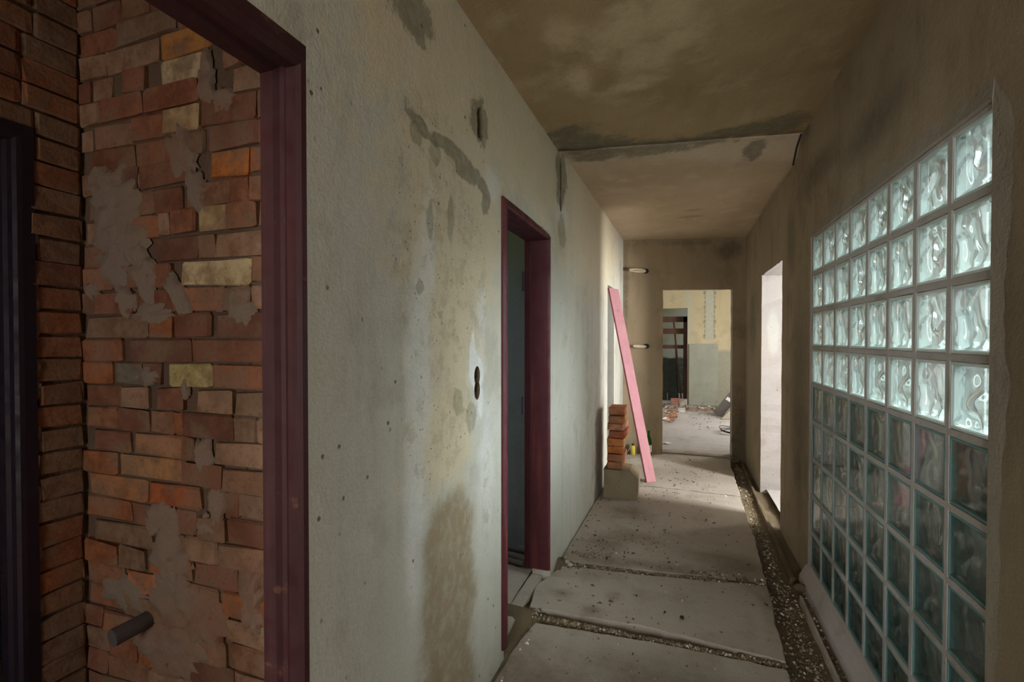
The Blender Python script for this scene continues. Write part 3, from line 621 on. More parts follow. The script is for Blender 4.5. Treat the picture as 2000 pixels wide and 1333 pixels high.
# mortar smears over the bricks
def smear(cx, cz, rx, rz, h=.014, seed=0, rot=0, parent=None, y=1.037, axis='y', n=40):
    h *= .6
    bm = bmesh.new(); rings = []
    K = 7
    for k in range(K):
        f = k / (K - 1); ring = []
        for a in range(n):
            t = 2 * math.pi * a / n
            q = 1 + .55 * nz(math.cos(t) * 1.6, math.sin(t) * 1.6, seed * 3.1) + .40 * nz(math.cos(t) * 5, math.sin(t) * 5, seed * 1.3)
            u = f * rx * q * math.cos(t); w_ = f * rz * q * math.sin(t)
            u, w_ = u * math.cos(rot) - w_ * math.sin(rot), u * math.sin(rot) + w_ * math.cos(rot)
            hh = h * (1 - f ** 4) * (1 + 1.7 * nz(u * 24, w_ * 24, seed)) - (.006 if k == K - 1 else 0)
            p = (cx + u, y - hh, cz + w_) if axis == 'y' else (y + hh, cx + u, cz + w_)
            ring.append(bm.verts.new(p))
            if k == 0: break
        rings.append(ring)
    for a in range(n): bm.faces.new((rings[0][0], rings[1][a], rings[1][(a + 1) % n]))
    for A, B in zip(rings[1:], rings[2:]):
        for a in range(n): bm.faces.new((A[a], B[a], B[(a + 1) % n], A[(a + 1) % n]))
    bmesh.ops.recalc_face_normals(bm, faces=bm.faces)
    return meshobj('mortar_smear', bm, M['smear'], parent, smooth=True)
SM = [(-1.745, 1.82, .135, .13, .020, 1, 0), (-1.72, 1.70, .14, .12, .020, 9, 0), (-1.62, 1.62, .06, .10, .018, 2, .5), (-1.80, 1.90, .09, .07, .018, 3, 0), (-1.43, 1.96, .05, .11, .016, 4, .5),
      (-1.38, 1.85, .04, .07, .014, 5, .5), (-1.33, 2.17, .035, .07, .014, 6, 0), (-1.46, 1.53, .035, .07, .016, 7, .6), (-1.57, 1.475, .08, .035, .016, 8, 0), (-1.20, 1.49, .055, .06, .018, 10, .1),
      (-1.26, 2.10, .04, .04, .012, 11, 0), (-1.355, 1.045, .035, .055, .018, 12, 0), (-1.43, 1.24, .018, .032, .01, 13, 0), (-1.30, .90, .03, .06, .016, 14, 0), (-1.345, .83, .04, .04, .018, 15, 0),
      (-1.50, .70, .09, .12, .020, 16, .3), (-1.46, .58, .12, .09, .02, 17, 0), (-1.36, .54, .10, .10, .018, 18, 0), (-1.16, .62, .05, .09, .02, 19, 0), (-1.70, 1.52, .04, .06, .014, 20, .8),
      (-1.86, 1.56, .04, .03, .014, 21, 0), (-1.50, .42, .16, .08, .018, 22, 0), (-1.55, .82, .06, .05, .014, 23, .5), (-1.72, .55, .1, .06, .014, 24, 0), (-1.60, 1.28, .06, .03, .01, 25, 0)]
for (a, b_, c, d, h, sd, rt) in SM: smear(a, b_, c, d, h, sd, rt, bw)
# side brick wall of the closet: pier between corner and the next door frame, and the bricks above that frame
bs_ = wall_mesh('wall_brick_side', (-1.922, -1.5, 0), (0, 1, 0), (-1, 0, 0), 0, 2.62, -.1, 2.62, .10, [(1.56, 2.38, 0, 2.02)], [M['mortar']], step=.3, label='dark side wall of the brick closet left of the corner')
for i in range(-7, 31):
    zb, zt = zrow(i) + .01, zrow(i - 1) + .01
    if zb > 2.56 or zt < 0: continue
    y = 1.036
    if zb > 2.02: lim = -.2
    else: lim = .893
    first = True
    while y > lim + .02:
        L_ = random.choice((.14, .28, .28)) if not first else random.choice((.145, .12, .150))
        first = False; a = max(lim, y - L_)
        ym = (a + y) / 2
        brick(bs_, (-1.945 + random.uniform(-.004, .004), ym, (zb + zt) / 2 + .008 * nz(ym, i, 0, 3)), (y - a - .004, .07, zt - zb - .007), R(90), random.choice(BC[:6]) if random.random() > .3 else (140, 112, 92), random.uniform(-.02, .02))
        y = a
for k, zc in enumerate((1.72, 1.58, 1.50, 1.42, 1.30, 1.24, 1.1, .9, .72, .55)):
    smear(.912, zc, .012, .034, .006, 40 + k, 0, bs_, y=-1.912, axis='x', n=14)
# old pipe stub in the brick wall
bm = bmesh.new(); tube(bm, [(-1.600, 1.06, .500), (-1.600, 1.0, .497), (-1.606, .935, .494)], [.026, .026, .027], 14)
o = meshobj('pipe_stub', bm, M['pipe']); tag(o, 'dark rusty pipe stub sticking out low on the brick wall', 'pipe')

# ------------------------------------------------------------------ steel door frames
def door_frame(name, label, x0, y0, y1, zb, zt, mat, prof, hinges=()):
    e = empty(name, (0, 0, 0)); tag(e, label, 'door frame', kind='structure')
    def seg(pname, fa, fb):
        bm = bmesh.new(); A = [bm.verts.new(fa(u, v)) for u, v in prof]; B = [bm.verts.new(fb(u, v)) for u, v in prof]
        n = len(prof)
        for k in range(n): bm.faces.new((A[k], A[(k + 1) % n], B[(k + 1) % n], B[k]))
        bm.faces.new(A); bm.faces.new(B[::-1]); bmesh.ops.recalc_face_normals(bm, faces=bm.faces)
        return meshobj(pname, bm, mat, e)
    seg('jamb', lambda u, v: (x0 - u, y0 + v, zb), lambda u, v: (x0 - u, y0 + v, zt - v))
    far = seg('jamb', lambda u, v: (x0 - u, y1 - v, zb), lambda u, v: (x0 - u, y1 - v, zt - v))
    seg('head', lambda u, v: (x0 - u, y0 + v, zt - v), lambda u, v: (x0 - u, y1 - v, zt - v))
    for (hx, hy, hz, hl) in hinges:
        bm = bmesh.new(); tube(bm, [(hx, hy, hz - hl / 2), (hx, hy, hz + hl / 2)], .009, 10); meshobj('hinge', bm, M['purple'], far)
    return e
PROF = [(.0, .0), (.002, .012), (.010, .020), (.036, .019), (.050, .010), (.058, -.0), (.072, .001), (.080, .012), (.114, .013), (.119, .006), (.119, -.02), (.10, -.03), (.0, -.03)]
door_frame('door_1', 'worn maroon steel door frame nearest the viewer, around the brick closet', -.7525, .0, .815, 0, 1.99, M['maroon'], PROF)
PROF2 = [(-.007, -.012), (-.009, .003), (-.002, .010), (.006, .012), (.110, .012), (.114, .004), (.150, .004), (.155, -.02), (.0, -.03)]
door_frame('door_2', 'dark red steel door frame in the middle of the left wall', -.7185, 1.955, 2.695, .03, 1.985, M['maroon2'], PROF2,
    hinges=[(-.872, 2.668, 1.735, .115), (-.872, 2.668, 1.0, .105)])
door_frame('door_3', 'dark purple door frame at the far left edge of the brick closet', -1.905, .06, .88, 0, 2.025, M['purple'], PROF)

# ------------------------------------------------------------------ glass block window
win = empty('window_1', (.747, 2.41, .02)); tag(win, 'wall of glass blocks, eight across and nine high, in the right wall', 'window', kind='structure')
PY, PZ = 1.745 / 8, 1.983 / 9
XF = .755; TH = .080
H = .099     # half block
def wave(u, v, k):
    a = u * 3.1 + (1.1 if k % 2 else -1.1) * math.sin(v * 3.4 + k) + .5 * math.sin(v * 6 + u * 2)
    b_ = nz(u * 1.1, v * .7, k * 2.2, 1.3)
    c = math.sin(a * 1.3 + b_ * 3.0)
    return c * .8 + .45 * nz(u, v, k, 1.7)
def block_mesh(k):
    bm = bmesh.new()
    # rim: bevelled ring of glass, front lip, side walls and back lip
    def ring(h, x): return [bm.verts.new((x, sy * h, sz * h)) for sy, sz in ((-1, -1), (1, -1), (1, 1), (-1, 1))]
    rs = [ring(H - .012, .006), ring(H - .009, .0), ring(H - .002, .0), ring(H, .003), ring(H, TH - .003), ring(H - .006, TH), ring(H - .012, TH - .006), ring(H - .012, .006)]
    for A, B in zip(rs, rs[1:]):
        for i in range(4):
            f = bm.faces.new((A[i], A[(i + 1) % 4], B[(i + 1) % 4], B[i])); f.material_index = 0
    me = bpy.data.meshes.new('glass_block'); bm.normal_update(); bm.to_mesh(me); bm.free(); me.materials.append(M['rim']); return me
def clear_mesh():
    bm = bmesh.new(); h = H - .0115
    v = [bm.verts.new((TH - .003, a, b_)) for a, b_ in ((-h, -h), (h, -h), (h, h), (-h, h))]; bm.faces.new(v)
    me = bpy.data.meshes.new('back_pane'); bm.to_mesh(me); bm.free(); me.materials.append(M['pane']); return me
def wavy_mesh(k, amp):
    bm = bmesh.new(); h = H - .0095; n = 36; A = []
    for i in range(n + 1):
        ra = []
        for j in range(n + 1):
            u, v = -1 + 2 * i / n, -1 + 2 * j / n
            e = min(1, 7 * (1 - max(abs(u), abs(v))))
            ra.append(bm.verts.new((.012 + amp * wave(u, v, k) * e, u * h, v * h)))
        A.append(ra)
    for i in range(n):
        for j in range(n): bm.faces.new((A[i][j], A[i][j + 1], A[i + 1][j + 1], A[i + 1][j])).smooth = True
    c = [bm.verts.new((.0015, a * h, b_ * h)) for a, b_ in ((-1, -1), (-1, 1), (1, 1), (1, -1))]
    bm.faces.new(c[::-1])
    def side(f, cc, dd): bm.faces.new([f(t) for t in range(n + 1)] + [dd, cc])
    side(lambda t: A[0][t], c[0], c[1]); side(lambda t: A[t][n], c[1], c[2]); side(lambda t: A[n][n - t], c[2], c[3]); side(lambda t: A[n - t][0], c[3], c[0])
    bmesh.ops.recalc_face_normals(bm, faces=bm.faces)
    me = bpy.data.meshes.new('wavy_pane'); bm.to_mesh(me); bm.free(); me.materials.append(M['wavy']); return me
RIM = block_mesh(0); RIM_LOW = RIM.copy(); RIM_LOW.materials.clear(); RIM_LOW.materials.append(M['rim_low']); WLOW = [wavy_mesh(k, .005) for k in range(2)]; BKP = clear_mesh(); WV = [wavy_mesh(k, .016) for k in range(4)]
for r in range(9):
    for c in range(8):
        yc = 1.54 + PY * (c + .5) - 2.41; zc = .02 + PZ * (r + .5) - .02
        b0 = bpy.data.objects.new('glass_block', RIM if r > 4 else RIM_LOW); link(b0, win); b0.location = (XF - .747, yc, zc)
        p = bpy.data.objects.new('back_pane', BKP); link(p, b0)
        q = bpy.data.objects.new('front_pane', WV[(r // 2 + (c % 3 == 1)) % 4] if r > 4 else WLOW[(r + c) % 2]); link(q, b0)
bm = bmesh.new(); random.seed(3)
def wobbar(bm, a, b_, axis, w_):
    """mortar joint strip with wavering edges, set back behind the glass face"""
    n = 40; rows = []
    for i in range(n + 1):
        t = i / n; y = a[0] + (b_[0] - a[0]) * t; z = a[1] + (b_[1] - a[1]) * t
        k = (w_ / 2) * (1 + .30 * nz(y, z, 0, 16)) ; k2 = (w_ / 2) * (1 + .30 * nz(y, z, 7, 16))
        X0 = XF - .002 - .747 + .0012 * nz(y, z, 3, 12); X1 = XF + TH - .747
        if axis == 'z': q = [(X1, y - k, z), (X0, y - k, z), (X0, y + k2, z), (X1, y + k2, z)]
        else: q = [(X1, y, z - k), (X0, y, z - k), (X0, y, z + k2), (X1, y, z + k2)]
        rows.append([bm.verts.new(p) for p in q])
    for A, B in zip(rows, rows[1:]):
        for k in range(4): bm.faces.new((A[k], B[k], B[(k + 1) % 4], A[(k + 1) % 4]))
JW = .021
for c in range(9):
    y = -.8725 + PY * c + (.004 if c == 0 else -.004 if c == 8 else 0); wobbar(bm, (y, .0), (y, 1.983), 'z', JW)
for r in range(10):
    z = PZ * r + (.004 if r == 0 else -.004 if r == 9 else 0); wobbar(bm, (-.8725, z), (.8725, z), 'y', JW)
bmesh.ops.recalc_face_normals(bm, faces=bm.faces)
meshobj('mortar_joints', bm, M['surround'], win)
# irregular raised mortar border
bm = bmesh.new(); inner = []; outer = []
ya, yb, za, zb = 1.54, 3.285, .02, 2.003
per = []
N_ = 60
for t in range(N_): per.append((ya + (yb - ya) * t / N_, zb, 0, 1))
for t in range(N_): per.append((yb, zb + (za - zb) * t / N_, 1, 0))
for t in range(N_): per.append((yb + (ya - yb) * t / N_, za, 0, -.3))
for t in range(N_): per.append((ya, za + (zb - za) * t / N_, -1, 0))
rings = [[], [], []]
for (y, z, dy, dz) in per:
    wd = .065 + .035 * nz(y, z, 0, 5) + .015 * nz(y, z, 0, 18)
    if dy == 1: wd *= .45
    cyn = .5 * (1 if y > 3.28 else -1 if y < 1.545 else 0) if dz else 0; czn = 0
    rings[0].append(bm.verts.new((.7475, y + dy * -.004, z - dz * .004)))
    rings[1].append(bm.verts.new((.7425, y + dy * .004, z + dz * .004)))
    rings[2].append(bm.verts.new((.7475 + .001, y + dy * wd, z + dz * wd)))
n = len(per)
for A, B in zip(rings, rings[1:]):
    for k in range(n): bm.faces.new((A[k], A[(k + 1) % n], B[(k + 1) % n], B[k]))
bmesh.ops.recalc_face_normals(bm, faces=bm.faces)
meshobj('mortar_border', bm, M['border'], win).location = (-.747, -2.41, -.02)

# ------------------------------------------------------------------ brick stack on a concrete block
bm = bmesh.new()
a, b_ = prism(bm, [(-.622, 4.19, 0), (-.335, 4.20, 0.0), (-.328, 4.20, .19), (-.40, 4.20, .245), (-.47, 4.19, .252), (-.62, 4.19, .250)], (.0, .27, 0))
bmesh.ops.subdivide_edges(bm, edges=bm.edges[:], cuts=3, use_grid_fill=True)
for v in bm.verts: v.co += Vector((nz(*v.co, 8), nz(*v.co, 8, 2), nz(*v.co, 8, 4) if v.co.z > .02 else 0)) * .010
bmesh.ops.recalc_face_normals(bm, faces=bm.faces)
o = meshobj('concrete_block', bm, M['rawconcrete']); o.location.z = .0; tag(o, 'rough grey concrete block on the floor carrying the stack of bricks', 'block')
STK = [(-.597, .262, (182, 124, 84), .02), (-.592, .328, (178, 114, 74), -.03), (-.604, .398, (194, 120, 66), .08), (-.600, .466, (190, 124, 70), .03),
       (-.575, .532, (172, 94, 62), -.06), (-.585, .598, (192, 130, 92), -.06), (-.588, .664, (180, 114, 72), .03), (-.585, .734, (176, 114, 78), .0)]
SL = ['lowest brick of the stack, resting on the concrete block', 'second brick from the bottom of the stack on the concrete block', 'bright orange brick third from the bottom of the stack',
      'orange brick with pale mortar patches, fourth from the bottom of the stack', 'red turned brick in the middle of the stack, fifth from the bottom', 'pale pinkish brick, third from the top of the stack',
      'orange brown brick second from the top of the stack', 'topmost orange brick of the stack beside the pink plank']
for k, (x, z, c, rz) in enumerate(STK):
    o = bpy.data.objects.new('brick', BM[k]); link(o)
    o.location = (x + .0725, 4.205 + .125 + random.uniform(-.008, .008), z + .0315 - .006); o.scale = (.137, .27, .0615); o.rotation_euler = (0, 0, rz)
    o.color = s2l(c); tag(o, SL[k], 'brick', 'bricks stacked on the concrete block')

# ------------------------------------------------------------------ pink plank
p0 = Vector((-.285, 4.745, .0)); p1 = Vector((-.652, 4.72, 1.90)); ax = (p1 - p0).normalized()
wv = Vector((.76, .62, 0)); wv = (wv - ax * wv.dot(ax)).normalized(); tv = ax.cross(wv).normalized()
if tv.y < 0: tv = -tv
bm = bmesh.new(); W_, T_ = .104, .026
bm2pts = []
def pv(l_, a, b_): return p0 + ax * l_ + wv * (a * W_) + tv * (b_ * T_)
Ln = (p1 - p0).length
vs8 = [bm.verts.new(pv(l_, a, b_)) for l_ in (0, Ln) for a in (0, 1) for b_ in (0, 1)]
for v, l_ in zip(vs8, (0,) * 4 + (1,) * 4):
    if not l_: v.co += ax * ((-v.co.z + .002) / ax.z)
    if l_ and v in (vs8[6], vs8[7]): v.co -= ax * .03
FQ = ((0, 1, 3, 2), (4, 6, 7, 5), (0, 4, 5, 1), (2, 3, 7, 6), (0, 2, 6, 4), (1, 5, 7, 3))
for i, f in enumerate(FQ):
    fc = bm.faces.new([vs8[q] for q in f]); fc.material_index = 1 if i in (2, 3) else 0
bmesh.ops.recalc_face_normals(bm, faces=bm.faces)
bmesh.ops.bevel(bm, geom=bm.edges[:], offset=.002, segments=1, affect='EDGES')
o = meshobj('wooden_plank', bm, [M['pink'], M['pink_edge']]); tag(o, 'long pink painted plank leaning on the left wall behind the brick stack', 'plank')

# ------------------------------------------------------------------ bottles and small things at the end wall
e = empty('glass_bottle', (-.335, 5.86, 0)); tag(e, 'green glass bottle with a pale label standing right of the pink plank', 'bottle')
bm = bmesh.new(); lathe(bm, [(.028, .0), (.034, .004), (.035, .02), (.035, .17), (.030, .20), (.016, .235), (.0135, .25), (.0135, .285), (.016, .287), (.016, .297), (.012, .298)], 20)
g = meshobj('bottle_body', bm, M['green_glass'], e)
bm = bmesh.new(); lathe(bm, [(.0356, .05), (.0358, .051), (.0358, .13), (.0356, .131)], 20); meshobj('label', bm, M['label'], e)
e = empty('plastic_bottle', (-.515, 5.84, 0)); tag(e, 'small yellow plastic bottle on the floor left of the pink plank', 'bottle')
bm = bmesh.new(); lathe(bm, [(.022, 0), (.025, .004), (.025, .095), (.020, .108), (.011, .114)], 16); meshobj('bottle_body', bm, M['yellow'], e)
bm = bmesh.new(); lathe(bm, [(.012, .113), (.013, .115), (.013, .134), (.011, .136)], 12); meshobj('cap', bm, M['darkcoat'], e)
bm = bmesh.new(); tube(bm, [(-.60, 5.80, .004), (-.555, 5.82, .07), (-.53, 5.845, .135)], .003, 6)
o = meshobj('straw', bm, M['palewood']); tag(o, 'thin pale stick leaning beside the small yellow bottle', 'stick')
# flexible conduit loops out of the end wall
def loop(name, cx, cz, wd, ht, label, nloops):
    bm = bmesh.new(); O = Vector((-.627, 5.874, 0)); s_ = (cx + .627) / ES.x
    root = O + ES * s_; 
    def pt(a, b_, c): return root + ES * a - EN * b_ + Vector((0, 0, cz + c))
    pts = []
    for k in range(29):
        t = -math.pi * .94 + 2 * math.pi * .94 * k / 28
        pts.append(pt(-wd / 2 + wd / 2 * math.cos(t) * -1 * -1, .03 + .05 * (1 - math.cos(t)) * .5 + (0 if nloops == 1 else .01), ht * math.sin(t) - .004 * math.cos(t)))
    tube(bm, [pt(-.0, -.02, .0)] + [pt(.0, .02, ht * .2)] + pts[::-1][14:] + pts[::-1][:14] + [pt(.0, .02, -ht * .3), pt(0, -.02, 0)], .008, 8) if False else tube(bm, pts, .012, 8)
    # dark socket hollow lip
    o = meshobj(name, bm, M['cable'], smooth=True); tag(o, label, 'cable')
    bm = bmesh.new(); ring = []
    c0 = pt(.012, -.006, 0)
    for (rr, dd) in ((.038, .004), (.034, .012), (.022, .012), (.016, .002)):
        ring.append([bm.verts.new(pt(.012 + rr * math.cos(a), dd, rr * .8 * math.sin(a))) for a in [2 * math.pi * q / 14 for q in range(14)]])
    for A, B in zip(ring, ring[1:]):
        for q in range(14): bm.faces.new((A[q], A[(q + 1) % 14], B[(q + 1) % 14], B[q]))
    bm.faces.new(ring[-1])
    meshobj('wall_box', bm, M['darkcoat'], o)
loop('cable_loop', -.395, 2.212, .20, .014, 'upper cable loop poking out of the end wall near the ceiling', 2)
loop('cable_loop', -.385, 1.305, .16, .008, 'lower cable loop poking out of the end wall beside the plank', 1)
# black rod in the corner of ceiling and right wall
bm = bmesh.new(); tube(bm, [(.735, 3.50, 2.715), (.728, 3.60, 2.66), (.733, 3.725, 2.590)], .0065, 8)
o = meshobj('ceiling_cable', bm, M['darkcoat']); tag(o, 'short black cable end hanging where ceiling step meets right wall', 'cable')

# ------------------------------------------------------------------ debris
def shard(bm, c, s, rnd):
    q = [Vector((rnd.uniform(-1, 1), rnd.uniform(-1, 1), rnd.uniform(-.6, .6))) for _ in range(4)]
    base = [Vector((1, 0, -.5)), Vector((-.5, .86, -.5)), Vector((-.5, -.86, -.5)), Vector((0, 0, .7)), Vector((.3, .5, .4))]
    a = rnd.uniform(0, 6.28); m = Matrix.Rotation(a, 3, 'Z')
    vs_ = [bm.verts.new(Vector(c) + (m @ Vector((b_.x * rnd.uniform(.6, 1.2), b_.y * rnd.uniform(.5, 1.2), b_.z * rnd.uniform(.5, 1)))) * s) for b_ in base]
    for f in ((0, 1, 4), (1, 2, 3), (2, 0, 3), (0, 4, 3), (4, 1, 3), (0, 2, 1)): bm.faces.new([vs_[i] for i in f])
rnd = random.Random(7)
def gauss_line(p, q, sd): 
    def f():
        t = rnd.random(); return p[0] + (q[0] - p[0]) * t + rnd.gauss(0, sd), p[1] + (q[1] - p[1]) * t + rnd.gauss(0, sd)
    return f
SLABS_Y = lambda x, y: (x < .47 and ((y < 2.20) or (2.36 < y < 2.83) or (2.99 < y < 4.61) or (4.69 < y < 6.0)) and x > -.68 + (.04 if y > 4 else 0))
def surf(x, y):
    return 0.0 if SLABS_Y(x, y) else bedz(x, y)
def scatter(name, srcs, mat, label, cat, smin, smax, flat=False):
    bm = bmesh.new()
    for f, n_ in srcs:
        for _ in range(n_):
            x, y = f()
            if x < LX(y) + .03 or x > .725 or y > 5.80 + (x + .6) * .27 or y < .5: continue
            s = smin + (smax - smin) * rnd.random() ** 3
            z = surf(x, y)
            if flat:
                a = rnd.uniform(0, 6.28); d1 = Vector((math.cos(a), math.sin(a), 0)) * s; d2 = Vector((-math.sin(a), math.cos(a), 0)) * s * rnd.uniform(.3, .6)
                c = Vector((x, y, z + .003)); k = rnd.uniform(.1, .6) * s
                v = [bm.verts.new(c + d1), bm.verts.new(c + d2 + Vector((0, 0, k))), bm.verts.new(c - d1), bm.verts.new(c - d2 + Vector((0, 0, k * .5))), bm.verts.new(c - Vector((0, 0, .002)))]
                for i in range(4): bm.faces.new((v[i], v[(i + 1) % 4], v[4]))
            else: shard(bm, (x, y, z + s * .3), s, rnd)
    o = meshobj(name, bm, mat); tag(o, label, cat, kind='stuff'); return o
scatter('gravel', [(gauss_line((-.70, 2.285), (.45, 2.285), .020), 3800), (gauss_line((-.70, 2.87), (.48, 3.0), .035), 2200), (gauss_line((-.60, 2.98), (-.45, 3.05), .09), 260),
    (gauss_line((.52, .9), (.58, 3.2), .035), 3000), (gauss_line((.69, 1.2), (.70, 3.2), .02), 500), (gauss_line((.57, 3.2), (.63, 6.1), .03), 1500),
    (gauss_line((-.70, 1.5), (-.72, 2.5), .03), 500), (gauss_line((-.67, 2.9), (-.62, 5.8), .02), 350), (gauss_line((-.6, 4.66), (.5, 4.62), .015), 300), (gauss_line((-.15, 6.07), (.58, 6.06), .02), 150),
    (lambda: (rnd.uniform(-.65, .45), rnd.uniform(1.2, 5.9)), 900)], M['rubble'], 'loose gravel and mortar crumbs in the joints between the floor slabs', 'gravel', .002, .013)
scatter('leaf_litter', [(gauss_line((-.5, 3.3), (-.1, 3.5), .16), 70), (gauss_line((-.6, 2.95), (.4, 3.0), .06), 60), (gauss_line((-.4, 4.6), (.3, 5.3), .2), 50), (lambda: (rnd.uniform(-.65, .45), rnd.uniform(1.6, 5.9)), 90),
    (gauss_line((-.5, 2.6), (-.35, 2.5), .08), 14)], M['leaf'], 'dry dark leaf scraps scattered over the corridor floor', 'leaves', .005, .018, True)
def lump(name, x, y, z, r, mat, label, cat, group=None, seed=0, sq=(1, 1, .7)):
    bm = bmesh.new(); bmesh.ops.create_icosphere(bm, subdivisions=2, radius=1)
    for v in bm.verts:
        k = 1 + .35 * nz(*v.co, 1.3, seed) + .12 * nz(*v.co, 4, seed)
        v.co = Vector((v.co.x * sq[0], v.co.y * sq[1], v.co.z * sq[2])) * r * k
    mz = min(v.co.z for v in bm.verts)
    for v in bm.verts: v.co.z -= mz
    o = meshobj(name, bm, mat); o.location = (x, y, z); tag(o, label, cat, group); return o
lump('mortar_lump', -.655, 2.885, -.012, .018, M['chunk'], 'pale mortar lump by the left wall, left one of the pair', 'lump', 'mortar lumps by the left wall', 1)
lump('mortar_lump', -.625, 2.845, -.002, .015, M['chunk'], 'pale mortar lump by the left wall, right one of the pair', 'lump', 'mortar lumps by the left wall', 2)
lump('mortar_lump', -.64, 2.29, -.05, .02, M['chunk'], 'pale mortar lump in the near slab joint', 'lump', None, 3)
lump('stone_chip', .02, 2.49, 0.0, .011, M['darkcoat'], 'small black stone lying alone on the second floor slab', 'stone', None, 4)
lump('mortar_lump', .675, 3.16, -.08, .028, M['dirt'], 'broken mortar lump at the foot of the right wall beside the glass', 'lump', None, 5, (1.2, 1, .8))
# pipes and planks lying in the left room
for k, (p, q, r_, lb) in enumerate([((-1.35, 3.0, .012), (-.93, 2.93, .012), .018, 'dark pipe lying against the wall in the left room'),
        ((-1.30, 2.90, .012), (-.90, 2.82, .012), .017, 'grey pipe lying in the middle on the left room floor'),
        ((-1.30, 2.84, .010), (-.895, 2.755, .010), .016, 'grey pipe nearest the doorway on the left room floor')]):
    bm = bmesh.new(); tube(bm, [p, q], r_, 12); o = meshobj('pipe', bm, M['greywood'] if k else M['pipe'], smooth=False); tag(o, lb, 'pipe', 'pipes on the left room floor')

# ------------------------------------------------------------------ far room things
bm = bmesh.new(); box(bm, (0, 0, 0), (.565, .022, 1.29)); bmesh.ops.bevel(bm, geom=bm.edges[:], offset=.003, segments=1, affect='EDGES')
o = meshobj('sheet_panel', bm, M['board']); o.location = (.20, 10.635, 0); o.rotation_euler = (R(-1.5), 0, 0); tag(o, 'tall grey green sheet standing against the back wall of the far room', 'panel')
def board_obj(name, a, b_, w_, t_, mat, label, cat, wdir=(1, 0, 0)):
    a = Vector(a); b_ = Vector(b_); ax_ = (b_ - a).normalized(); wd = Vector(wdir); wd = (wd - ax_ * wd.dot(ax_)).normalized(); td = ax_.cross(wd)
    bm = bmesh.new(); c = [a + wd * sx * w_ / 2 + td * sy * t_ / 2 for sx, sy in ((-1, -1), (1, -1), (1, 1), (-1, 1))]
    prism(bm, c, b_ - a); bmesh.ops.recalc_face_normals(bm, faces=bm.faces)
    o = meshobj(name, bm, mat); tag(o, label, cat); return o
# frame of timbers inside the far doorway
tf = empty('timber_frame', (-.3, 10.95, 0)); tag(tf, 'dark timber frame with rails inside the far room doorway', 'timber frame')
for (a, b_, nm) in [((.42, 10.0, 0), (.50, 10.08, 1.88), 'post'), ((-.75, 0, 0), (-.67, .08, 1.88), 'post'), ((-.75, 0, 1.76), (.50, .07, 1.88), 'beam'), ((-.75, .0, 1.50), (.42, .05, 1.62), 'rail'), ((-.75, .02, 1.18), (.44, .07, 1.26), 'rail')]:
    bm = bmesh.new(); box(bm, (a[0], a[1] % 10, a[2]), (b_[0], b_[1] % 10, b_[2])); meshobj(nm, bm, M['wood'], tf)
tf.location = (-.33, 10.93, 0)
board_obj('wooden_lath', (.06, 10.90, .0), (-.12, 10.98, 1.86), .035, .02, M['wood'], 'thin dark lath leaning left inside the far doorway', 'lath')
board_obj('wooden_lath', (-.01, 11.1, .0), (-.075, 11.1, 1.3), .025, .02, M['darkcoat'], 'second thin black lath behind the leaning one in the far doorway', 'lath')
for k, (x, z0) in enumerate(((-.36, 0), (-.12, 0))):
    bm = bmesh.new(); box(bm, (x - .115, 11.35 + .02 * k, 0), (x + .11, 11.38 + .02 * k, .95)); o = meshobj('dark_sheet', bm, M['darksheet'])
    tag(o, ('left', 'right')[k] + ' one of two dark green sheets standing inside the far doorway', 'panel')
def brickthing(x, y, z, dim, rz, col, label):
    o = bpy.data.objects.new('brick', BM[3]); link(o); o.location = (x, y, z + dim[2] / 2 - .003); o.scale = dim; o.rotation_euler = (0, 0, rz); o.color = s2l(col); tag(o, label, 'brick'); return o
brickthing(-.06, 10.62, 0, (.20, .12, .135), .05, (178, 124, 112), 'reddish brick block at the foot of the far doorway')
brickthing(.09, 10.60, 0, (.15, .12, .125), -.1, (186, 182, 170), 'pale grey block beside the reddish one at the far doorway')
brickthing(.055, 9.62, 0, (.125, .07, .07), .1, (232, 236, 226), 'small white block lying on the far room floor')
for k, (x, y, s, lb) in enumerate([(-.20, 9.4, .09, 'crumpled white paper at the far left of the far room floor'), (-.19, 8.55, .12, 'large white sheet left of the orange leaves on the far room floor'), (-.145, 6.63, .07, 'white paper scrap just past the end wall doorway'), (.20, 9.45, .035, 'tiny white scrap right of the small white block')]):
    bm = bmesh.new(); n = 6; gg = [[bm.verts.new(((i / n - .5) * s, (j / n - .5) * s * (1.8 if k == 1 else 1.2), .006 + .03 * s / .1 * abs(nz(i * .4, j * .4, k, 1)))) for j in range(n + 1)] for i in range(n + 1)]
    for i in range(n):
        for j in range(n): bm.faces.new((gg[i][j], gg[i + 1][j], gg[i + 1][j + 1], gg[i][j + 1]))
    r_ = bmesh.ops.extrude_face_region(bm, geom=bm.faces[:])
    for v in r_['geom']:
        if isinstance(v, bmesh.types.BMVert): v.co.z += .001
    o = meshobj('paper_sheet', bm, M['paper']); o.location = (x, y, 0); o.rotation_euler = (0, 0, .4 * k); tag(o, lb, 'paper')
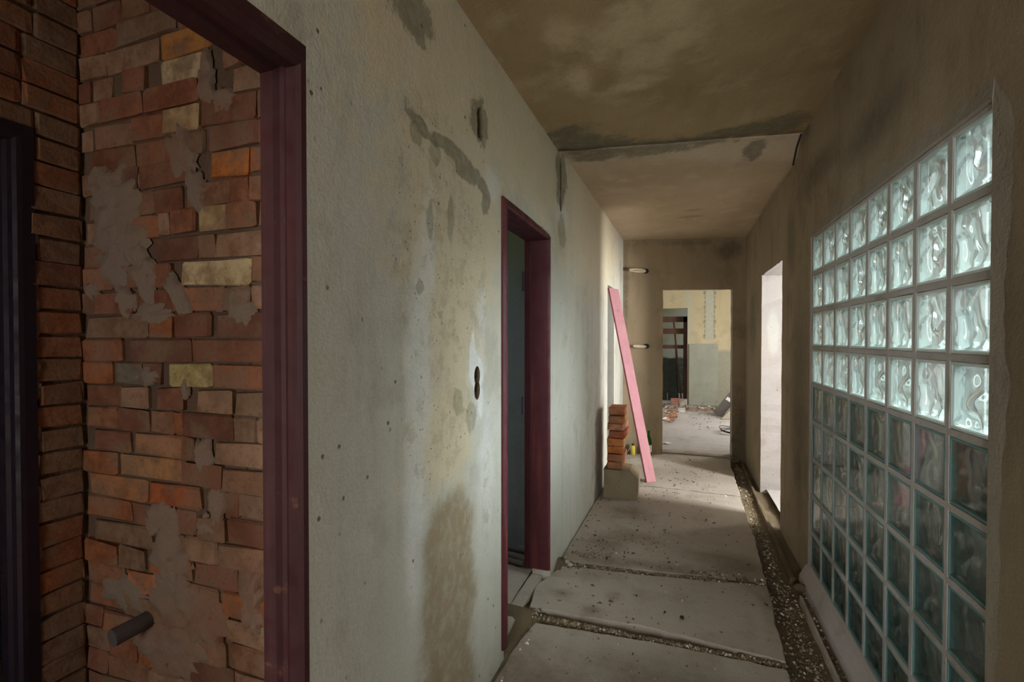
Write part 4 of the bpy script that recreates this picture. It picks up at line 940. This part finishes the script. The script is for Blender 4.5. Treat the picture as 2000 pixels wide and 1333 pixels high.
def pile(name, cx, cy, rx, ry, n_, mat, label, cat, s0, s1, hmax=.0):
    bm = bmesh.new()
    for _ in range(n_):
        a = rnd.uniform(0, 6.28); q = math.sqrt(rnd.random()); x = cx + rx * q * math.cos(a); y = cy + ry * q * math.sin(a); s = rnd.uniform(s0, s1)
        z = hmax * (1 - q) * rnd.random()
        b_ = rnd.uniform(0, 6.28); d1 = Vector((math.cos(b_), math.sin(b_), rnd.uniform(-.2, .3))) * s; d2 = Vector((-math.sin(b_), math.cos(b_), rnd.uniform(-.2, .5))) * s * .5
        c = Vector((x, y, z + .012)); v = [bm.verts.new(c + d1), bm.verts.new(c + d2), bm.verts.new(c - d1 * .8), bm.verts.new(c - d2), bm.verts.new(c - Vector((0, 0, .006)))]
        for i in range(4): bm.faces.new((v[i], v[(i + 1) % 4], v[4]))
    for v in bm.verts: v.co.z = max(v.co.z, .001)
    o = meshobj(name, bm, mat); tag(o, label, cat, kind='stuff')
pile('fallen_leaves', -.13, 9.0, .10, .75, 130, M['leaf_orange'], 'heap of orange dry leaves on the left of the far room floor', 'leaves', .02, .05, .08)
pile('leaf_litter', .35, 9.95, .65, .22, 150, M['leaf_orange'], 'band of brown leaves along the foot of the back wall', 'leaves', .015, .035, .03)
pile('leaf_litter', .3, 8.6, .5, .9, 30, M['leaf'], 'sparse leaf scraps in the middle of the far room floor', 'leaves', .015, .03)
bm = bmesh.new()
for _ in range(60):
    s = rnd.uniform(.015, .045); shard(bm, (rnd.uniform(-.3, .75), rnd.uniform(9.95, 10.5), s * .4), s, rnd)
o = meshobj('rubble', bm, M['rubble']); tag(o, 'broken mortar rubble in front of the far room back wall', 'rubble', kind='stuff')
b1 = board_obj('taped_board', (.66, 9.30, .02), (1.15, 9.45, .66), .17, .02, M['greywood'], 'dark grey board with white tape strips leaning at the right of the far room', 'board', (.7, -.5, -.5))
a0 = Vector((.66, 9.30, .02)); a1 = Vector((1.15, 9.45, .66)); axx = (a1 - a0).normalized(); wd = Vector((.7, -.5, -.5)); wd = (wd - axx * wd.dot(axx)).normalized(); td = axx.cross(wd)
if td.y > 0: td = -td
for t in (.42, .80):
    bm = bmesh.new(); c = a0.lerp(a1, t); prism(bm, [c + wd * sx * .06 * 1 + axx * sy * .03 + td * .0105 for sx, sy in ((-1, -1), (1, -1), (1, 1), (-1, 1))], td * .002)
    bmesh.ops.recalc_face_normals(bm, faces=bm.faces); meshobj('tape_strip', bm, M['paper'], b1)
bm = bmesh.new(); prism(bm, [(.70, 8.95, 0), (1.3, 9.25, 0), (1.3, 9.35, .62)], (-.01, .03, 0)); bmesh.ops.recalc_face_normals(bm, faces=bm.faces)
o = meshobj('broken_board', bm, M['palewood']); tag(o, 'pale broken triangular board in front of the taped board in the far room', 'board')
bm = bmesh.new()
for k in range(3):
    tube(bm, [(.74 + (.14 + .01 * k) * math.cos(a), 7.75 + (.20 + .02 * k) * math.sin(a), .012 + .02 * k + .012 * math.sin(a * 2 + k)) for a in [2 * math.pi * q / 24 for q in range(24)]], .006, 6, closed=True)
o = meshobj('cable_coil', bm, M['darkcoat'], smooth=True); tag(o, 'loose coil of dark cable on the right of the far room floor', 'cable')
lump('mortar_lump', .60, 6.12, -.03, .035, M['dirt'], 'dark dirt lump at the right foot of the end wall doorway', 'lump', None, 9)
